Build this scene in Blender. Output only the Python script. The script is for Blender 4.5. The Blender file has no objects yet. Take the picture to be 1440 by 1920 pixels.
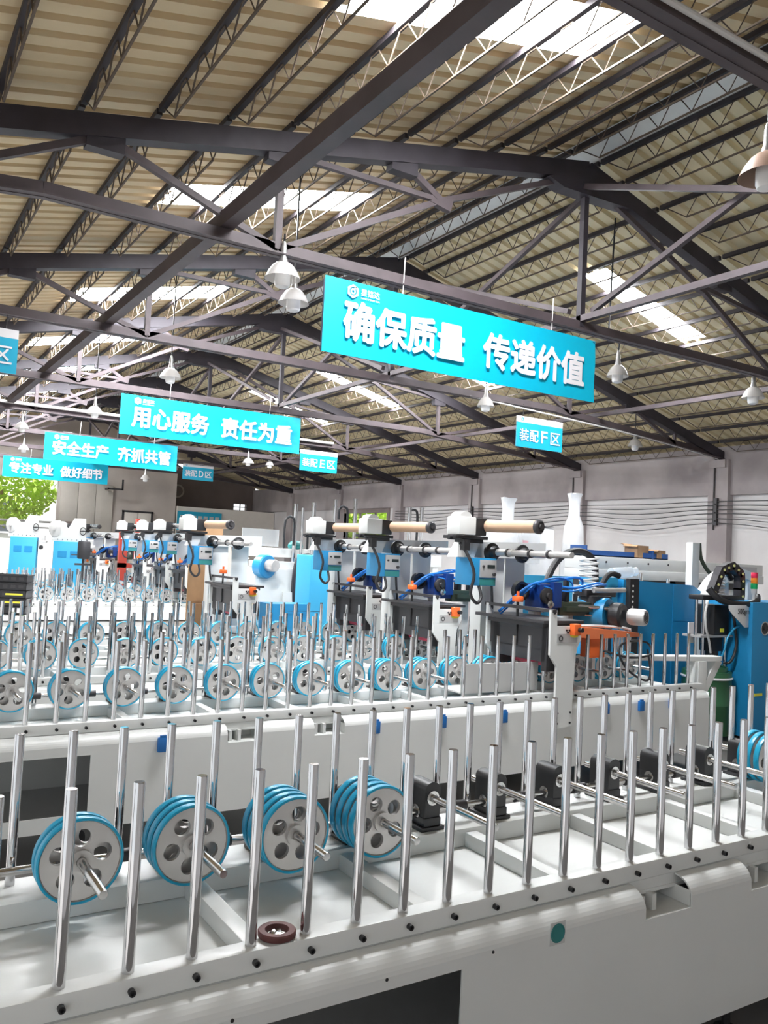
import bpy, bmesh, math, random
from mathutils import Vector, Matrix
random.seed(7)
C = bpy.context.scene.collection
SC = bpy.context.scene
PI = math.pi

# ------------------------------------------------------------------ camera
FPX, YAW, PIT, ROL = 1572.4, .5592, .0491, .0489
_f = Vector((math.sin(YAW)*math.cos(PIT), math.cos(YAW)*math.cos(PIT), math.sin(PIT)))
_r = Vector((math.cos(YAW), -math.sin(YAW), 0)); _u = _r.cross(_f)
_c, _s = math.cos(ROL), math.sin(ROL)
_r2 = _r*_c + _u*_s; _u2 = -_r*_s + _u*_c
cam_d = bpy.data.cameras.new('camera'); cam = bpy.data.objects.new('camera', cam_d); C.objects.link(cam)
M = Matrix.Identity(4)
for i in range(3):
    M[i][0] = _r2[i]; M[i][1] = _u2[i]; M[i][2] = -_f[i]
M[2][3] = 1.80
cam.matrix_world = M
cam_d.sensor_fit = 'HORIZONTAL'; cam_d.sensor_width = 36; cam_d.lens = 36*FPX/1440
cam_d.clip_start = .05; cam_d.clip_end = 300
SC.camera = cam

# ------------------------------------------------------------------ world, light, exposure
SKYLIGHT = 60.0
WORLD = .8
w = bpy.data.worlds.new('sky'); SC.world = w; w.use_nodes = True
bg = w.node_tree.nodes['Background']; bg.inputs[0].default_value = (.93, .97, 1, 1); bg.inputs[1].default_value = WORLD
sun = bpy.data.lights.new('sun', 'SUN'); sun.energy = 9; sun.angle = .02
so_ = bpy.data.objects.new('sun', sun); C.objects.link(so_); so_.rotation_euler = Vector((.45, .35, -1.2)).to_track_quat('-Z', 'Y').to_euler()
SC.view_settings.view_transform = 'Standard'; SC.view_settings.look = 'None'
SC.view_settings.gamma = 1; SC.view_settings.use_curve_mapping = False
SC.view_settings.exposure = .6
try:
    SC.cycles.max_bounces = 7; SC.cycles.diffuse_bounces = 4; SC.cycles.glossy_bounces = 4
    SC.cycles.transmission_bounces = 4; SC.cycles.transparent_max_bounces = 8
    SC.cycles.caustics_reflective = False; SC.cycles.caustics_refractive = False
    SC.cycles.sample_clamp_indirect = 6; SC.cycles.use_denoising = True
except Exception:
    pass

# ------------------------------------------------------------------ materials
MATS = {}
def mat(name, col, rough=.5, metal=0, emit=0, var=0, scale=6, bump=0, alpha=1, trans=0, stain=None):
    if name in MATS: return MATS[name]
    m = bpy.data.materials.new(name); m.use_nodes = True
    nt = m.node_tree; b = nt.nodes['Principled BSDF']
    b.inputs['Base Color'].default_value = (*col, 1)
    b.inputs['Roughness'].default_value = rough; b.inputs['Metallic'].default_value = metal
    if emit:
        b.inputs['Emission Color'].default_value = (*col, 1); b.inputs['Emission Strength'].default_value = emit
    if alpha < 1: b.inputs['Alpha'].default_value = alpha
    if trans: b.inputs['Transmission Weight'].default_value = trans
    if var or bump or stain:
        tc = nt.nodes.new('ShaderNodeTexCoord'); nz = nt.nodes.new('ShaderNodeTexNoise')
        nz.inputs['Scale'].default_value = scale; nz.inputs['Detail'].default_value = 6
        nt.links.new(tc.outputs['Object'], nz.inputs['Vector'])
        if var or stain:
            r = nt.nodes.new('ShaderNodeValToRGB')
            c2 = stain or tuple(max(0, c*(1-var)) for c in col)
            r.color_ramp.elements[0].position = .34; r.color_ramp.elements[1].position = .62
            r.color_ramp.elements[0].color = (*c2, 1); r.color_ramp.elements[1].color = (*col, 1)
            nt.links.new(nz.outputs['Fac'], r.inputs['Fac']); nt.links.new(r.outputs['Color'], b.inputs['Base Color'])
        if bump:
            bp = nt.nodes.new('ShaderNodeBump'); bp.inputs['Strength'].default_value = bump
            nt.links.new(nz.outputs['Fac'], bp.inputs['Height']); nt.links.new(bp.outputs['Normal'], b.inputs['Normal'])
    MATS[name] = m
    return m
WHITE = mat('white_machine_paint', (.80, .815, .80), .32, 0, var=.03, scale=3)
CHROME = mat('polished_chrome', (.66, .66, .67), .06, 1)
STEELROD = mat('ground_steel', (.62, .61, .60), .2, 1)
ALU = mat('machined_aluminium', (.62, .60, .585), .38, .55, var=.06, scale=12)
TYRE = mat('blue_polyurethane', (.012, .37, .60), .3)
BLACK = mat('black_cast_iron', (.018, .018, .02), .42)
RUBBER = mat('black_rubber', (.02, .02, .023), .5)
DGREY = mat('dark_grey_steel', (.052, .049, .052), .42, .3)
GREY = mat('grey_plate', (.50, .50, .50), .4, .2)
LGREY = mat('light_grey_plate', (.63, .63, .62), .4)
BLUE = mat('cabinet_blue_paint', (.018, .27, .56), .35, var=.06, scale=2)
SKYB = mat('light_blue_paint', (.05, .42, .72), .4)
DBLUE = mat('dark_blue_enamel', (.006, .04, .22), .35)
SOCK = mat('socket_blue_plastic', (.012, .16, .50), .4)
HOSE = mat('blue_air_hose', (.02, .22, .72), .35)
ORANGE = mat('orange_plastic', (.90, .16, .03), .4)
OGUARD = mat('orange_painted_guard', (.85, .22, .08), .45)
RED = mat('red_roller_rubber', (.40, .035, .07), .45)
YEL = mat('yellow_label', (.80, .75, .06), .5)
CARD = mat('cardboard', (.50, .30, .16), .8, var=.15, scale=5)
TUBE = mat('kraft_paper_tube', (.62, .41, .27), .7, var=.06)
GREEN = mat('green_drum_paint', (.03, .13, .055), .35)
DGREEN = mat('dark_olive_steel', (.05, .065, .045), .4, .3)
FILM = mat('white_plastic_film', (.82, .83, .84), .25, var=.08, scale=9, bump=.4)
SIGNW = mat('white_print', (.90, .89, .92), .5)
CYAN = mat('cyan_banner_cloth', (.0, .50, .72), .45)
SIGNB = mat('blue_sign_board', (.01, .43, .66), .4)
EDGE = mat('navy_banner_edge', (.02, .05, .12), .5)
TRUSS = mat('dark_truss_steel', (.040, .034, .044), .6, var=.3, scale=4)
TIE = mat('brown_truss_steel', (.085, .066, .072), .6, var=.25, scale=4)
PURL = mat('dark_purlin_steel', (.030, .024, .028), .65)
RUSTY = mat('rusty_lattice_rod', (.085, .06, .042), .7)
PIPE = mat('white_conduit', (.72, .70, .68), .45)
ROOF = mat('aged_roof_sheet', (.74, .60, .38), .62, stain=(.64, .50, .30), scale=1.3)
ROOF2 = mat('aged_roof_sheet_green', (.88, .78, .53), .62, stain=(.79, .68, .44), scale=1.3)
RIDGE = mat('grey_ridge_flashing', (.90, .92, .90), .6, var=.1, scale=3)
SKYL = mat('translucent_roof_light', (.97, .98, 1.0), .4, emit=SKYLIGHT)
WALLM = mat('stained_plaster', (.82, .80, .80), .85, stain=(.72, .695, .695), scale=.9, bump=.08)
BAND = mat('grimy_concrete_beam', (.50, .455, .455), .9, stain=(.35, .31, .315), scale=1.1)
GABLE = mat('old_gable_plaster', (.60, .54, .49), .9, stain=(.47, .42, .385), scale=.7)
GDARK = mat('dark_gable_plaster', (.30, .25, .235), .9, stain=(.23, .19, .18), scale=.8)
CREAM = mat('cream_partition_paint', (.85, .80, .73), .7, var=.04)
DOORM = mat('grey_sheet_door', (.56, .52, .46), .6, var=.1, scale=2)
FLOOR = mat('grey_factory_floor', (.22, .21, .20), .5, stain=(.16, .152, .145), scale=1.6)
LEAF = mat('tree_leaves', (.50, .68, .14), .6, var=.3, scale=3)
BARK = mat('tree_bark', (.30, .20, .15), .8, var=.3)
OUTW = mat('white_render_house', (.85, .85, .86), .8)
GLASSD = mat('dark_window_glass', (.10, .11, .12), .1)
GLASS = mat('lamp_glass', (.62, .60, .58), .25, .0, alpha=.82)
BULB = mat('white_lamp_bulb', (.88, .87, .86), .35)
LAMPM = mat('lamp_aluminium', (.55, .55, .55), .3, .8)
WOODT = mat('light_wood_board', (.66, .47, .30), .6)
BRICK = mat('red_oxide_ring', (.13, .04, .038), .6, var=.3, scale=30)
LEDR = mat('signal_red_lens', (.75, .03, .10), .3)
LEDO = mat('signal_orange_lens', (.95, .28, .02), .3)
LEDG = mat('signal_green_lens', (.0, .38, .12), .3)
PINK = mat('pink_sleeve', (.75, .42, .45), .5)
DISP = mat('black_display', (.02, .03, .03), .2)
CHAIN = mat('cable_chain_plastic', (.022, .02, .026), .45)
CHAINY = mat('cable_chain_yellow_pin', (.85, .83, .35), .4)
BTRAY = mat('blue_rack_sheet', (.02, .09, .30), .4)
REDP = mat('red_press_paint', (.45, .05, .03), .5)
TEAL = mat('teal_paint', (.03, .22, .22), .4)
CLEAR = mat('clear_acrylic', (.85, .87, .88), .08, alpha=.35)

# ------------------------------------------------------------------ mesh helpers
class MB:
    def __init__(s): s.v = []; s.f = []
    def add(s, vs, fs):
        n = len(s.v); s.v += [tuple(v) for v in vs]; s.f += [tuple(i+n for i in f) for f in fs]; return s
    def bx(s, x0, x1, y0, y1, z0, z1):
        return s.add([(x0,y0,z0),(x1,y0,z0),(x1,y1,z0),(x0,y1,z0),(x0,y0,z1),(x1,y0,z1),(x1,y1,z1),(x0,y1,z1)],
                     [(3,2,1,0),(4,5,6,7),(0,1,5,4),(1,2,6,5),(2,3,7,6),(3,0,4,7)])
    def rbx(s, x0, x1, y0, y1, z0, z1, r=.008):   # chamfered box
        r = min(r, (x1-x0)*.45, (y1-y0)*.45, (z1-z0)*.45)
        bm = bmesh.new(); bmesh.ops.create_cube(bm, size=1)
        for v in bm.verts: v.co = Vector(((x0+x1)/2+v.co.x*(x1-x0), (y0+y1)/2+v.co.y*(y1-y0), (z0+z1)/2+v.co.z*(z1-z0)))
        bmesh.ops.bevel(bm, geom=bm.edges[:], offset=r, segments=2, affect='EDGES', profile=.6)
        return s.bm(bm)
    def bm(s, bm):
        bm.verts.index_update()
        s.add([v.co[:] for v in bm.verts], [[v.index for v in f.verts] for f in bm.faces]); bm.free(); return s
    def beam(s, a, b, w, h, up=(0,0,1)):         # rectangular bar from a to b
        a = Vector(a); b = Vector(b); d = (b-a).normalized(); u = Vector(up)
        if abs(d.dot(u)) > .98: u = Vector((1,0,0))
        sx = d.cross(u).normalized(); sy = sx.cross(d).normalized()
        vs = []
        for p in (a, b):
            for i, j in ((-1,-1),(1,-1),(1,1),(-1,1)): vs.append(p+sx*(i*w/2)+sy*(j*h/2))
        return s.add(vs, [(3,2,1,0),(4,5,6,7),(0,1,5,4),(1,2,6,5),(2,3,7,6),(3,0,4,7)])
    def cyl(s, a, b, r, n=16, r2=None, cap=True):
        a = Vector(a); b = Vector(b); d = (b-a).normalized(); u = Vector((0,0,1)) if abs(d.z) < .95 else Vector((1,0,0))
        sx = d.cross(u).normalized(); sy = sx.cross(d); r2 = r if r2 is None else r2
        vs = []
        for p, rr in ((a, r), (b, r2)):
            for k in range(n):
                t = 2*PI*k/n; vs.append(p+sx*(rr*math.cos(t))+sy*(rr*math.sin(t)))
        fs = [(k, (k+1)%n, n+(k+1)%n, n+k) for k in range(n)]
        if cap: fs += [tuple(range(n))[::-1], tuple(range(n, 2*n))]
        return s.add(vs, fs)
    def lathe(s, c, axis, prof, n=24):           # prof: (radius, distance along axis)
        c = Vector(c); d = Vector(axis).normalized(); u = Vector((0,0,1)) if abs(d.z) < .95 else Vector((1,0,0))
        sx = d.cross(u).normalized(); sy = sx.cross(d)
        vs = []; fs = []
        for r, h in prof:
            for k in range(n):
                t = 2*PI*k/n; vs.append(c+d*h+sx*(r*math.cos(t))+sy*(r*math.sin(t)))
        for i in range(len(prof)-1):
            for k in range(n): fs.append((i*n+k, i*n+(k+1)%n, (i+1)*n+(k+1)%n, (i+1)*n+k))
        return s.add(vs, fs)
    def tube(s, pts, r, n=8, smooth=4):
        P = [Vector(p) for p in pts]
        if smooth > 1 and len(P) > 2:            # catmull-rom
            Q = []
            for i in range(len(P)-1):
                p0 = P[max(i-1,0)]; p1 = P[i]; p2 = P[i+1]; p3 = P[min(i+2,len(P)-1)]
                for k in range(smooth):
                    t = k/smooth
                    Q.append(.5*((2*p1)+(p2-p0)*t+(2*p0-5*p1+4*p2-p3)*t*t+(3*p1-p0-3*p2+p3)*t**3))
            Q.append(P[-1]); P = Q
        vs = []; fs = []
        prev = None
        for i, p in enumerate(P):
            d = (P[min(i+1,len(P)-1)]-P[max(i-1,0)]).normalized()
            if prev is None:
                u = Vector((0,0,1)) if abs(d.z) < .9 else Vector((1,0,0)); sx = d.cross(u).normalized()
            else:
                sx = (prev-d*prev.dot(d)).normalized()
            prev = sx; sy = sx.cross(d)
            for k in range(n):
                t = 2*PI*k/n; vs.append(p+sx*(r*math.cos(t))+sy*(r*math.sin(t)))
        for i in range(len(P)-1):
            for k in range(n): fs.append((i*n+k, i*n+(k+1)%n, (i+1)*n+(k+1)%n, (i+1)*n+k))
        fs += [tuple(range(n))[::-1], tuple(range((len(P)-1)*n, len(P)*n))]
        return s.add(vs, fs)
    def prism(s, poly, axis, a, b, holes=()):    # poly in the plane across `axis` ('x': (y,z), 'y': (x,z), 'z': (x,y))
        def at(p, h):
            return {'x': (h, p[0], p[1]), 'y': (p[0], h, p[1]), 'z': (p[0], p[1], h)}[axis]
        bm = bmesh.new(); edges = []
        for ring in [poly, *holes]:
            vv = [bm.verts.new(at(p, a)) for p in ring]
            edges += [bm.edges.new((vv[i], vv[(i+1)%len(vv)])) for i in range(len(vv))]
        if holes: bmesh.ops.triangle_fill(bm, edges=edges, use_beauty=True)
        else: bm.faces.new(bm.verts[:])
        g = bmesh.ops.extrude_face_region(bm, geom=bm.faces[:])
        d = Vector(at((0,0), b))-Vector(at((0,0), a))
        bmesh.ops.translate(bm, vec=d, verts=[e for e in g['geom'] if isinstance(e, bmesh.types.BMVert)])
        bmesh.ops.recalc_face_normals(bm, faces=bm.faces[:])
        return s.bm(bm)
    def sphere(s, c, rx, ry=None, rz=None, n=16, m=10):
        ry = ry or rx; rz = rz or rx
        vs = [(c[0], c[1], c[2]-rz)]
        for i in range(1, m):
            p = -PI/2+PI*i/m
            for k in range(n):
                t = 2*PI*k/n; vs.append((c[0]+rx*math.cos(p)*math.cos(t), c[1]+ry*math.cos(p)*math.sin(t), c[2]+rz*math.sin(p)))
        vs.append((c[0], c[1], c[2]+rz)); L = len(vs)-1
        fs = [(0, 1+(k+1)%n, 1+k) for k in range(n)]
        for i in range(m-2):
            for k in range(n): fs.append((1+i*n+k, 1+i*n+(k+1)%n, 1+(i+1)*n+(k+1)%n, 1+(i+1)*n+k))
        fs += [(L, 1+(m-2)*n+k, 1+(m-2)*n+(k+1)%n) for k in range(n)]
        return s.add(vs, fs)
    def mesh(s, name, m, smooth=True):
        me = bpy.data.meshes.new(name); me.from_pydata(s.v, [], s.f); me.materials.append(m)
        if smooth:
            me.polygons.foreach_set('use_smooth', [True]*len(me.polygons))
            try: me.set_sharp_from_angle(angle=math.radians(35))
            except Exception: pass
        me.update(); return me

def P(name, mb, m, parent=None, loc=None, rz=0, smooth=True):
    me = mb if isinstance(mb, bpy.types.Mesh) else mb.mesh(name, m, smooth)
    o = bpy.data.objects.new(name, me); C.objects.link(o)
    if parent: o.parent = parent
    if loc: o.location = loc
    if rz: o.rotation_euler[2] = rz
    return o
def tag(o, label, cat, group=None):
    o['label'] = label; o['category'] = cat
    if group: o['group'] = group
    return o
def E(name, label, cat, loc=(0,0,0), rz=0, group=None):
    o = bpy.data.objects.new(name, None); C.objects.link(o); o.location = loc; o.rotation_euler[2] = rz
    o.empty_display_size = .1
    return tag(o, label, cat, group)
def ST(name, mb, m, parent=None, smooth=False):
    o = P(name, mb, m, parent, smooth=smooth)
    o['kind'] = 'structure'
    return o
def kids(o): return [c for c in bpy.data.objects if c.parent == o]
def copy_tree(o, parent=None, children=None):
    children = children or {}
    if not children:
        for c in bpy.data.objects:
            if c.parent: children.setdefault(c.parent.name, []).append(c)
    c = o.copy(); C.objects.link(c)
    if parent: c.parent = parent
    for ch in children.get(o.name, []): copy_tree(ch, c, children)
    return c
def ordn(n): return ['first','second','third','fourth','fifth','sixth','seventh','eighth','ninth','tenth','eleventh','twelfth','thirteenth','fourteenth','fifteenth','sixteenth','seventeenth'][n-1]

_txt = {}
def text_mesh(body, m, bold=.0):
    """lettering as a mesh; strokes thickened by overlaying shifted copies of the outline"""
    cu = bpy.data.curves.new('lettering', 'FONT'); cu.body = body; cu.size = 1; cu.resolution_u = 3
    o = bpy.data.objects.new('lettering', cu); C.objects.link(o)
    dg = bpy.context.evaluated_depsgraph_get(); dg.update()
    me = bpy.data.meshes.new_from_object(o.evaluated_get(dg))
    bpy.data.objects.remove(o); bpy.data.curves.remove(cu)
    vs = [v.co.copy() for v in me.vertices]; fs = [tuple(p.vertices) for p in me.polygons]
    mb = MB()
    sh = [(0,0)]+([(bold*math.cos(PI*k/4), bold*math.sin(PI*k/4)) for k in range(8)] if bold else [])
    for i, (dx, dy) in enumerate(sh): mb.add([(v.x+dx, v.y+dy, .0004*i) for v in vs], fs)
    return mb.mesh('lettering', m, False)
def lettering(name, body, m, x0, x1, z0, z1, y, parent, bold=.02):
    """upright lettering in the plane Y = y, filling x0..x1, z0..z1 and facing -Y"""
    me = text_mesh(body, m, bold)
    xs = [v.co.x for v in me.vertices]; ys = [v.co.y for v in me.vertices]
    a, b, c, d = min(xs), max(xs), min(ys), max(ys)
    for v in me.vertices:
        v.co = Vector((x0+(v.co.x-a)/(b-a)*(x1-x0), y-v.co.z, z0+(v.co.y-c)/(d-c)*(z1-z0)))
    return P(name, me, m, parent)

# ------------------------------------------------------------------ the building
XR, XE, XL = 5.9, 13.0, -2.4
SL, SR = .2285, .262
def zroof(x): return 5.93-(XR-x)*SL if x <= XR else 5.93-(x-XR)*SR
TY = lambda n: 2.4752+3.47557*n
YB = 30.28

fl = MB().bx(-14, 20, -9, 40, -.1, 0); ST('floor', fl, FLOOR)
# corrugated roof sheets; ribs run down the slope
PER = .19
def corr(x0, x1, ya, yb, side):
    m = MB(); n = int(round((yb-ya)/PER))
    for i in range(n):
        y = ya+i*PER
        ys = [(y, 0), (y+PER*.60, 0), (y+PER*.68, .045), (y+PER*.92, .045), (y+PER, 0)]
        for (a, za), (b, zb) in zip(ys, ys[1:]):
            m.add([(x0,a,zroof(x0)+za),(x1,a,zroof(x1)+za),(x1,b,zroof(x1)+zb),(x0,b,zroof(x0)+zb)], [(0,1,2,3)])
    return m
Y0R = -2.0; NP = 170
def snap(y): return int(round((y-Y0R)/PER))
sky_left = [(3.82, 4.42), (7.52, 8.12), (11.55, 12.2), (14.9, 15.6), (18.4, 19.05), (21.9, 22.55), (25.4, 26.0)]
sky_right = [(7.3, 7.75), (11.7, 12.15), (14.85, 15.3), (18.05, 18.5)]
def roof_side(name, x0, x1, xa, xb, sky, m):
    mb = MB(); sk = []
    spans = sorted((snap(a), snap(b)) for a, b in sky)
    lo, hi = sorted((x0, xa)), sorted((xb, x1))
    for part in (lo, hi):
        c = corr(part[0], part[1], Y0R, Y0R+NP*PER, 0); mb.add(c.v, c.f)
    cur = 0
    for a, b in spans:
        if a > cur:
            c = corr(xa, xb, Y0R+cur*PER, Y0R+a*PER, 0); mb.add(c.v, c.f)
        sk.append(corr(xa, xb, Y0R+a*PER, Y0R+b*PER, 0)); cur = b
    c = corr(xa, xb, Y0R+cur*PER, Y0R+NP*PER, 0); mb.add(c.v, c.f)
    o = ST(name, mb, m)
    return sk
skl = roof_side('ceiling_long_slope', XL, XR, 2.3, 4.3, sky_left, ROOF)
skr = roof_side('ceiling_short_slope', XR, XE+.3, 7.65, 9.6, sky_right, ROOF2)
k = 0
for s in skl+skr:
    k += 1
    ST('window_%d' % k, s, SKYL)
rc = MB()
rc.add([(XR-.22,Y0R,zroof(XR-.22)-.012),(XR,Y0R,5.918),(XR,YB,5.918),(XR-.22,YB,zroof(XR-.22)-.012)], [(0,1,2,3)])
rc.add([(XR+.26,Y0R,zroof(XR+.26)-.012),(XR,Y0R,5.918),(XR,YB,5.918),(XR+.26,YB,zroof(XR+.26)-.012)], [(0,1,2,3)])
ST('trim_1', rc, RIDGE)

# long right wall with beam band, columns and a doorway
WY0, WY1 = 20.55, 23.3
wl = MB().bx(XE, XE+.25, -2, WY0, 0, 3.12).bx(XE, XE+.25, WY1, YB, 0, 3.12)
ST('wall_right', wl, WALLM)
ST('wall_right_upper', MB().bx(XE-.08, XE+.25, -2, YB, 3.12, 3.98), BAND)
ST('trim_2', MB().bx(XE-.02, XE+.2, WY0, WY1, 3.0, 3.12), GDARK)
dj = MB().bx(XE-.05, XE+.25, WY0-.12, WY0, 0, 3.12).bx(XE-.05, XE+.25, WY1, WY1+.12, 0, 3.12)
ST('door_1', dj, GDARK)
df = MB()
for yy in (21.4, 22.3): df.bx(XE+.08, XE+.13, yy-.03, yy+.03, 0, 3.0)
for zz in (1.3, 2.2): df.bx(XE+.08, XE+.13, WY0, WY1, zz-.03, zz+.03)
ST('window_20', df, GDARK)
for n in range(0, 8):
    cb = MB().bx(XE-.16, XE, TY(n)-.2, TY(n)+.2, 0, 3.74)
    cb.bx(XE-.2, XE-.16, TY(n)-.16, TY(n)+.16, 3.6, 3.74)
    ST('wall_column', cb, BAND)
# gable end: nearer plaster wall with an open doorway, recessed darker bay
YG = 28.5
gw = MB()
gw.bx(5.42, 9.3, YG, YG+.25, 0, 3.66)
gw.bx(XL, 2.2, YG, YG+.25, 0, 3.66)
gw.prism([(XL, 3.66), (9.3, 3.66), (9.3, zroof(9.3)), (XR, zroof(XR)), (XL, zroof(XL))], 'y', YG, YG+.25,
         holes=[[(5.44,5.07),(5.44,5.26),(5.78,5.26),(5.78,5.07)], [(5.95,5.03),(5.95,5.22),(6.25,5.22),(6.25,5.03)]])
gw.bx(9.05, 9.3, YG+.25, YB, 0, 4.9)
ST('wall_gable', gw, GABLE)
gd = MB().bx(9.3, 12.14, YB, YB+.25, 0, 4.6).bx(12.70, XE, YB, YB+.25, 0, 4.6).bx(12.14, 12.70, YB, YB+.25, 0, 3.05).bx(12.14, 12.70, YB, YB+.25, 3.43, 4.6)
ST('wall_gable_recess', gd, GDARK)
wf = MB()
for xx in (12.14, 12.42, 12.70): wf.bx(xx-.015, xx+.015, YB+.02, YB+.06, 3.05, 3.43)
for zz in (3.05, 3.17, 3.3, 3.43): wf.bx(12.14, 12.70, YB+.02, YB+.06, zz-.01, zz+.01)
ST('window_21', wf, DGREY)
ST('wall_partition', MB().bx(9.32, XE-.02, 28.35, 28.47, 0, 3.08), CREAM)
ST('wall_front_light_block', MB().bx(XL, XE, -2.25, -2.0, 0, 3.9).prism([(XL,3.9),(XE,3.9),(XR,zroof(XR)),(XL,zroof(XL))], 'y', -2.25, -2.0), WALLM)  # unseen wall behind the camera, added to cut light on the near panels
# left long wall, out of view; bays kept open to let side light in
lw = MB().bx(XL-.2, XL, 6, YB, 2.9, 4.1)
for n in range(0, 9): lw.bx(XL-.2, XL, TY(n)-.2, TY(n)+.2, 0, 4.1)
ST('wall_left', lw, WALLM)
# sliding doors at the gable
dr = E('sliding_door', 'grey sheet sliding door panels beside the open far doorway', 'door', (6.3, YG-.06, 0))
for i in range(3):
    for j in range(2):
        P('door_panel', MB().rbx(-.84+.56*i+.006, -.84+.56*(i+1)-.006, -.03, .03, .03+1.79*j, 1.81+1.79*j, .012), DOORM, dr)
P('handle', MB().bx(-.72, -.42, -.05, -.03, 2.25, 2.33), GDARK, dr)
wd = E('white_double_door', 'small white double door in the gable wall behind the machines', 'door', (8.0, YG-.03, 0))
for sx in (-1, 1): P('door_leaf', MB().rbx(min(0,sx*.46)+.01, max(0,sx*.46)-.01, -.02, .02, .02, 2.76, .008), CREAM, wd)
P('frame', MB().bx(-.52,-.46,-.03,.03,0,2.82).bx(.46,.52,-.03,.03,0,2.82).bx(-.52,.52,-.03,.03,2.76,2.82), DGREY, wd)
nb = E('notice_board', 'blue notice board with pale sheets on cream partition wall', 'board', (10.1, 28.31, 2.5))
P('panel', MB().bx(-.78, .82, -.02, .02, -.52, .42), SIGNB, nb)
for i in range(7):
    P('sheet', MB().bx(-.68+.21*i, -.53+.21*i, -.028, -.02, -.22, .28), LGREY, nb)
ex = E('exhaust_ring', 'round blocked fan opening on the dark recessed gable wall', 'vent', (9.9, YB-.02, 3.72))
P('rim', MB().lathe((0,0,0), (0,-1,0), [(.25,-.02),(.25,.05),(.19,.05),(.19,0)], 24), GABLE, ex)
P('plate', MB().cyl((0,0,0),(0,-.02,0),.19,24), GDARK, ex)
br = tag(P('wall_bracket', MB().bx(0,.5,-.5,-.45,0,.05).bx(.45,.5,-.5,-.45,0,.35).bx(0,.05,-.5,0,0,.05), DGREY, None, (6.85, YG, 3.45)),
         'small dark angle bracket on gable wall above the sliding door', 'bracket')

# ---------------------------------------------------------------- trusses
ZB, ZT = 4.12, 5.69
def ztop(x): return ZT-(XR-x)*.222 if x < XR else ZT-(x-XR)*.268
def zbot(x):
    if x < .9: return 3.85+(x+1.6)*(ZB-3.85)/2.5
    if x > 8.8: return ZB-(x-8.8)*(ZB-3.80)/(XE-8.8)
    return ZB
def make_truss(label, y, dz=0):
    zb_ = globals()['zbot']; zbot = lambda x: zb_(x)+dz
    t = E('roof_truss', label, 'roof truss', (0, y, 0), 0, 'steel roof trusses')
    m = MB().beam((XL+.3,0,ztop(XL+.3)), (XR,0,ZT), .12, .16); P('top_chord', m, TRUSS, t, smooth=False)
    m = MB().beam((XR,0,ZT), (XE,0,ztop(XE)), .12, .16); P('top_chord', m, TRUSS, t, smooth=False)
    pts = [XL+.6, .9, 8.8, XE-.1]; m = MB()
    for a, b in zip(pts, pts[1:]):
        m.beam((a,0,zbot(a)), (b,0,zbot(b)), .05, .11); m.beam((a,-.03,zbot(a)-.045), (b,-.03,zbot(b)-.045), .11, .012)
    P('bottom_chord', m, TIE, t, smooth=False)
    P('ridge_plate', MB().prism([(XR-.55,ztop(XR-.55)-.1),(XR-.35,ztop(XR-.35)-.2),(XR+.3,ZT-.26),(XR+.55,ztop(XR+.55)-.1),(XR,ZT+.02)], 'y', -.075, .075), TRUSS, t, smooth=False)
    def w(a, b, r=.055, mm=TIE, n='web_member'):
        P(n, MB().beam((a[0],0,a[1]), (b[0],0,b[1]), r, r), mm, t, smooth=False)
    w((XR,ZT-.1), (XR,zbot(XR)), .06, TRUSS, 'king_post')
    for sgn, tp in ((-1, lambda x: ztop(x)-.06), (1, lambda x: ztop(x)-.06)):
        X = lambda u: XR+sgn*u
        bl = (X(3.28), zbot(X(3.28))); S = (X(1.75), 4.92)
        w(bl, (X(3.28), tp(X(3.28))), .055, TIE, 'post')
        w((XR+sgn*.25, ZT-.15), S, .05); w(S, bl, .05)
        w(S, (X(2.16), tp(X(2.16)))); w(S, (X(3.28), tp(X(3.28))), .045)
        w(bl, (X(4.62), tp(X(4.62))), .05)
        bo = (X(5.75), zbot(X(5.75))); w((X(4.62), tp(X(4.62))), bo, .05)
        w(bo, (X(5.75), tp(X(5.75))), .04, TIE, 'post')
        w(bo, (X(6.3), tp(X(6.3))), .04)
        for u in (2.16, 3.28, 4.62):
            P('gusset_plate', MB().bx(X(u)-.13, X(u)+.13, -.05, .05, ztop(X(u))-.17, ztop(X(u))-.05), TRUSS, t, smooth=False)
        P('gusset_plate', MB().prism([(S[0]-.13,S[1]-.04),(S[0]+.13,S[1]+.06),(S[0]+.1,S[1]-.08)], 'y', -.03, .03), TIE, t, smooth=False)
    return t
for n in range(0, 8):
    make_truss('dark steel roof truss with kingpost, %s from the camera end of hall' % ordn(n+1), TY(n), .13 if n == 0 else 0)
# longitudinal ties and ridge bracing
for x, z, nm in ((2.19, 4.235, 'over the long slope'), (XR, 4.20, 'at the foot of the kingposts'), (9.8, 4.15, 'over the short slope')):
    wdt = .10 if x < 3 else .06
    tag(P('longitudinal_tie', MB().beam((x,-2,z),(x,YG,z), wdt, .12 if x < 3 else .06), TIE, smooth=False),
        'long steel tie beam running lengthwise across bottom chords %s' % nm, 'beam', 'lengthwise tie beams')
for n in range(0, 7):
    for up in (0, 1):
        xo = XR+(.075 if up else -.075); a = (xo, TY(n)+.08, ZT-.2 if up else ZB+.16); b = (xo, TY(n+1)-.08, ZB+.16 if up else ZT-.2)
        tag(P('ridge_brace', MB().beam(a, b, .05, .05), TIE, smooth=False),
            'diagonal ridge brace between kingposts %s and %s, %s towards the far end' % (ordn(n+1), ordn(n+2), 'falling' if up else 'rising'), 'brace', 'ridge braces')
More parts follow.
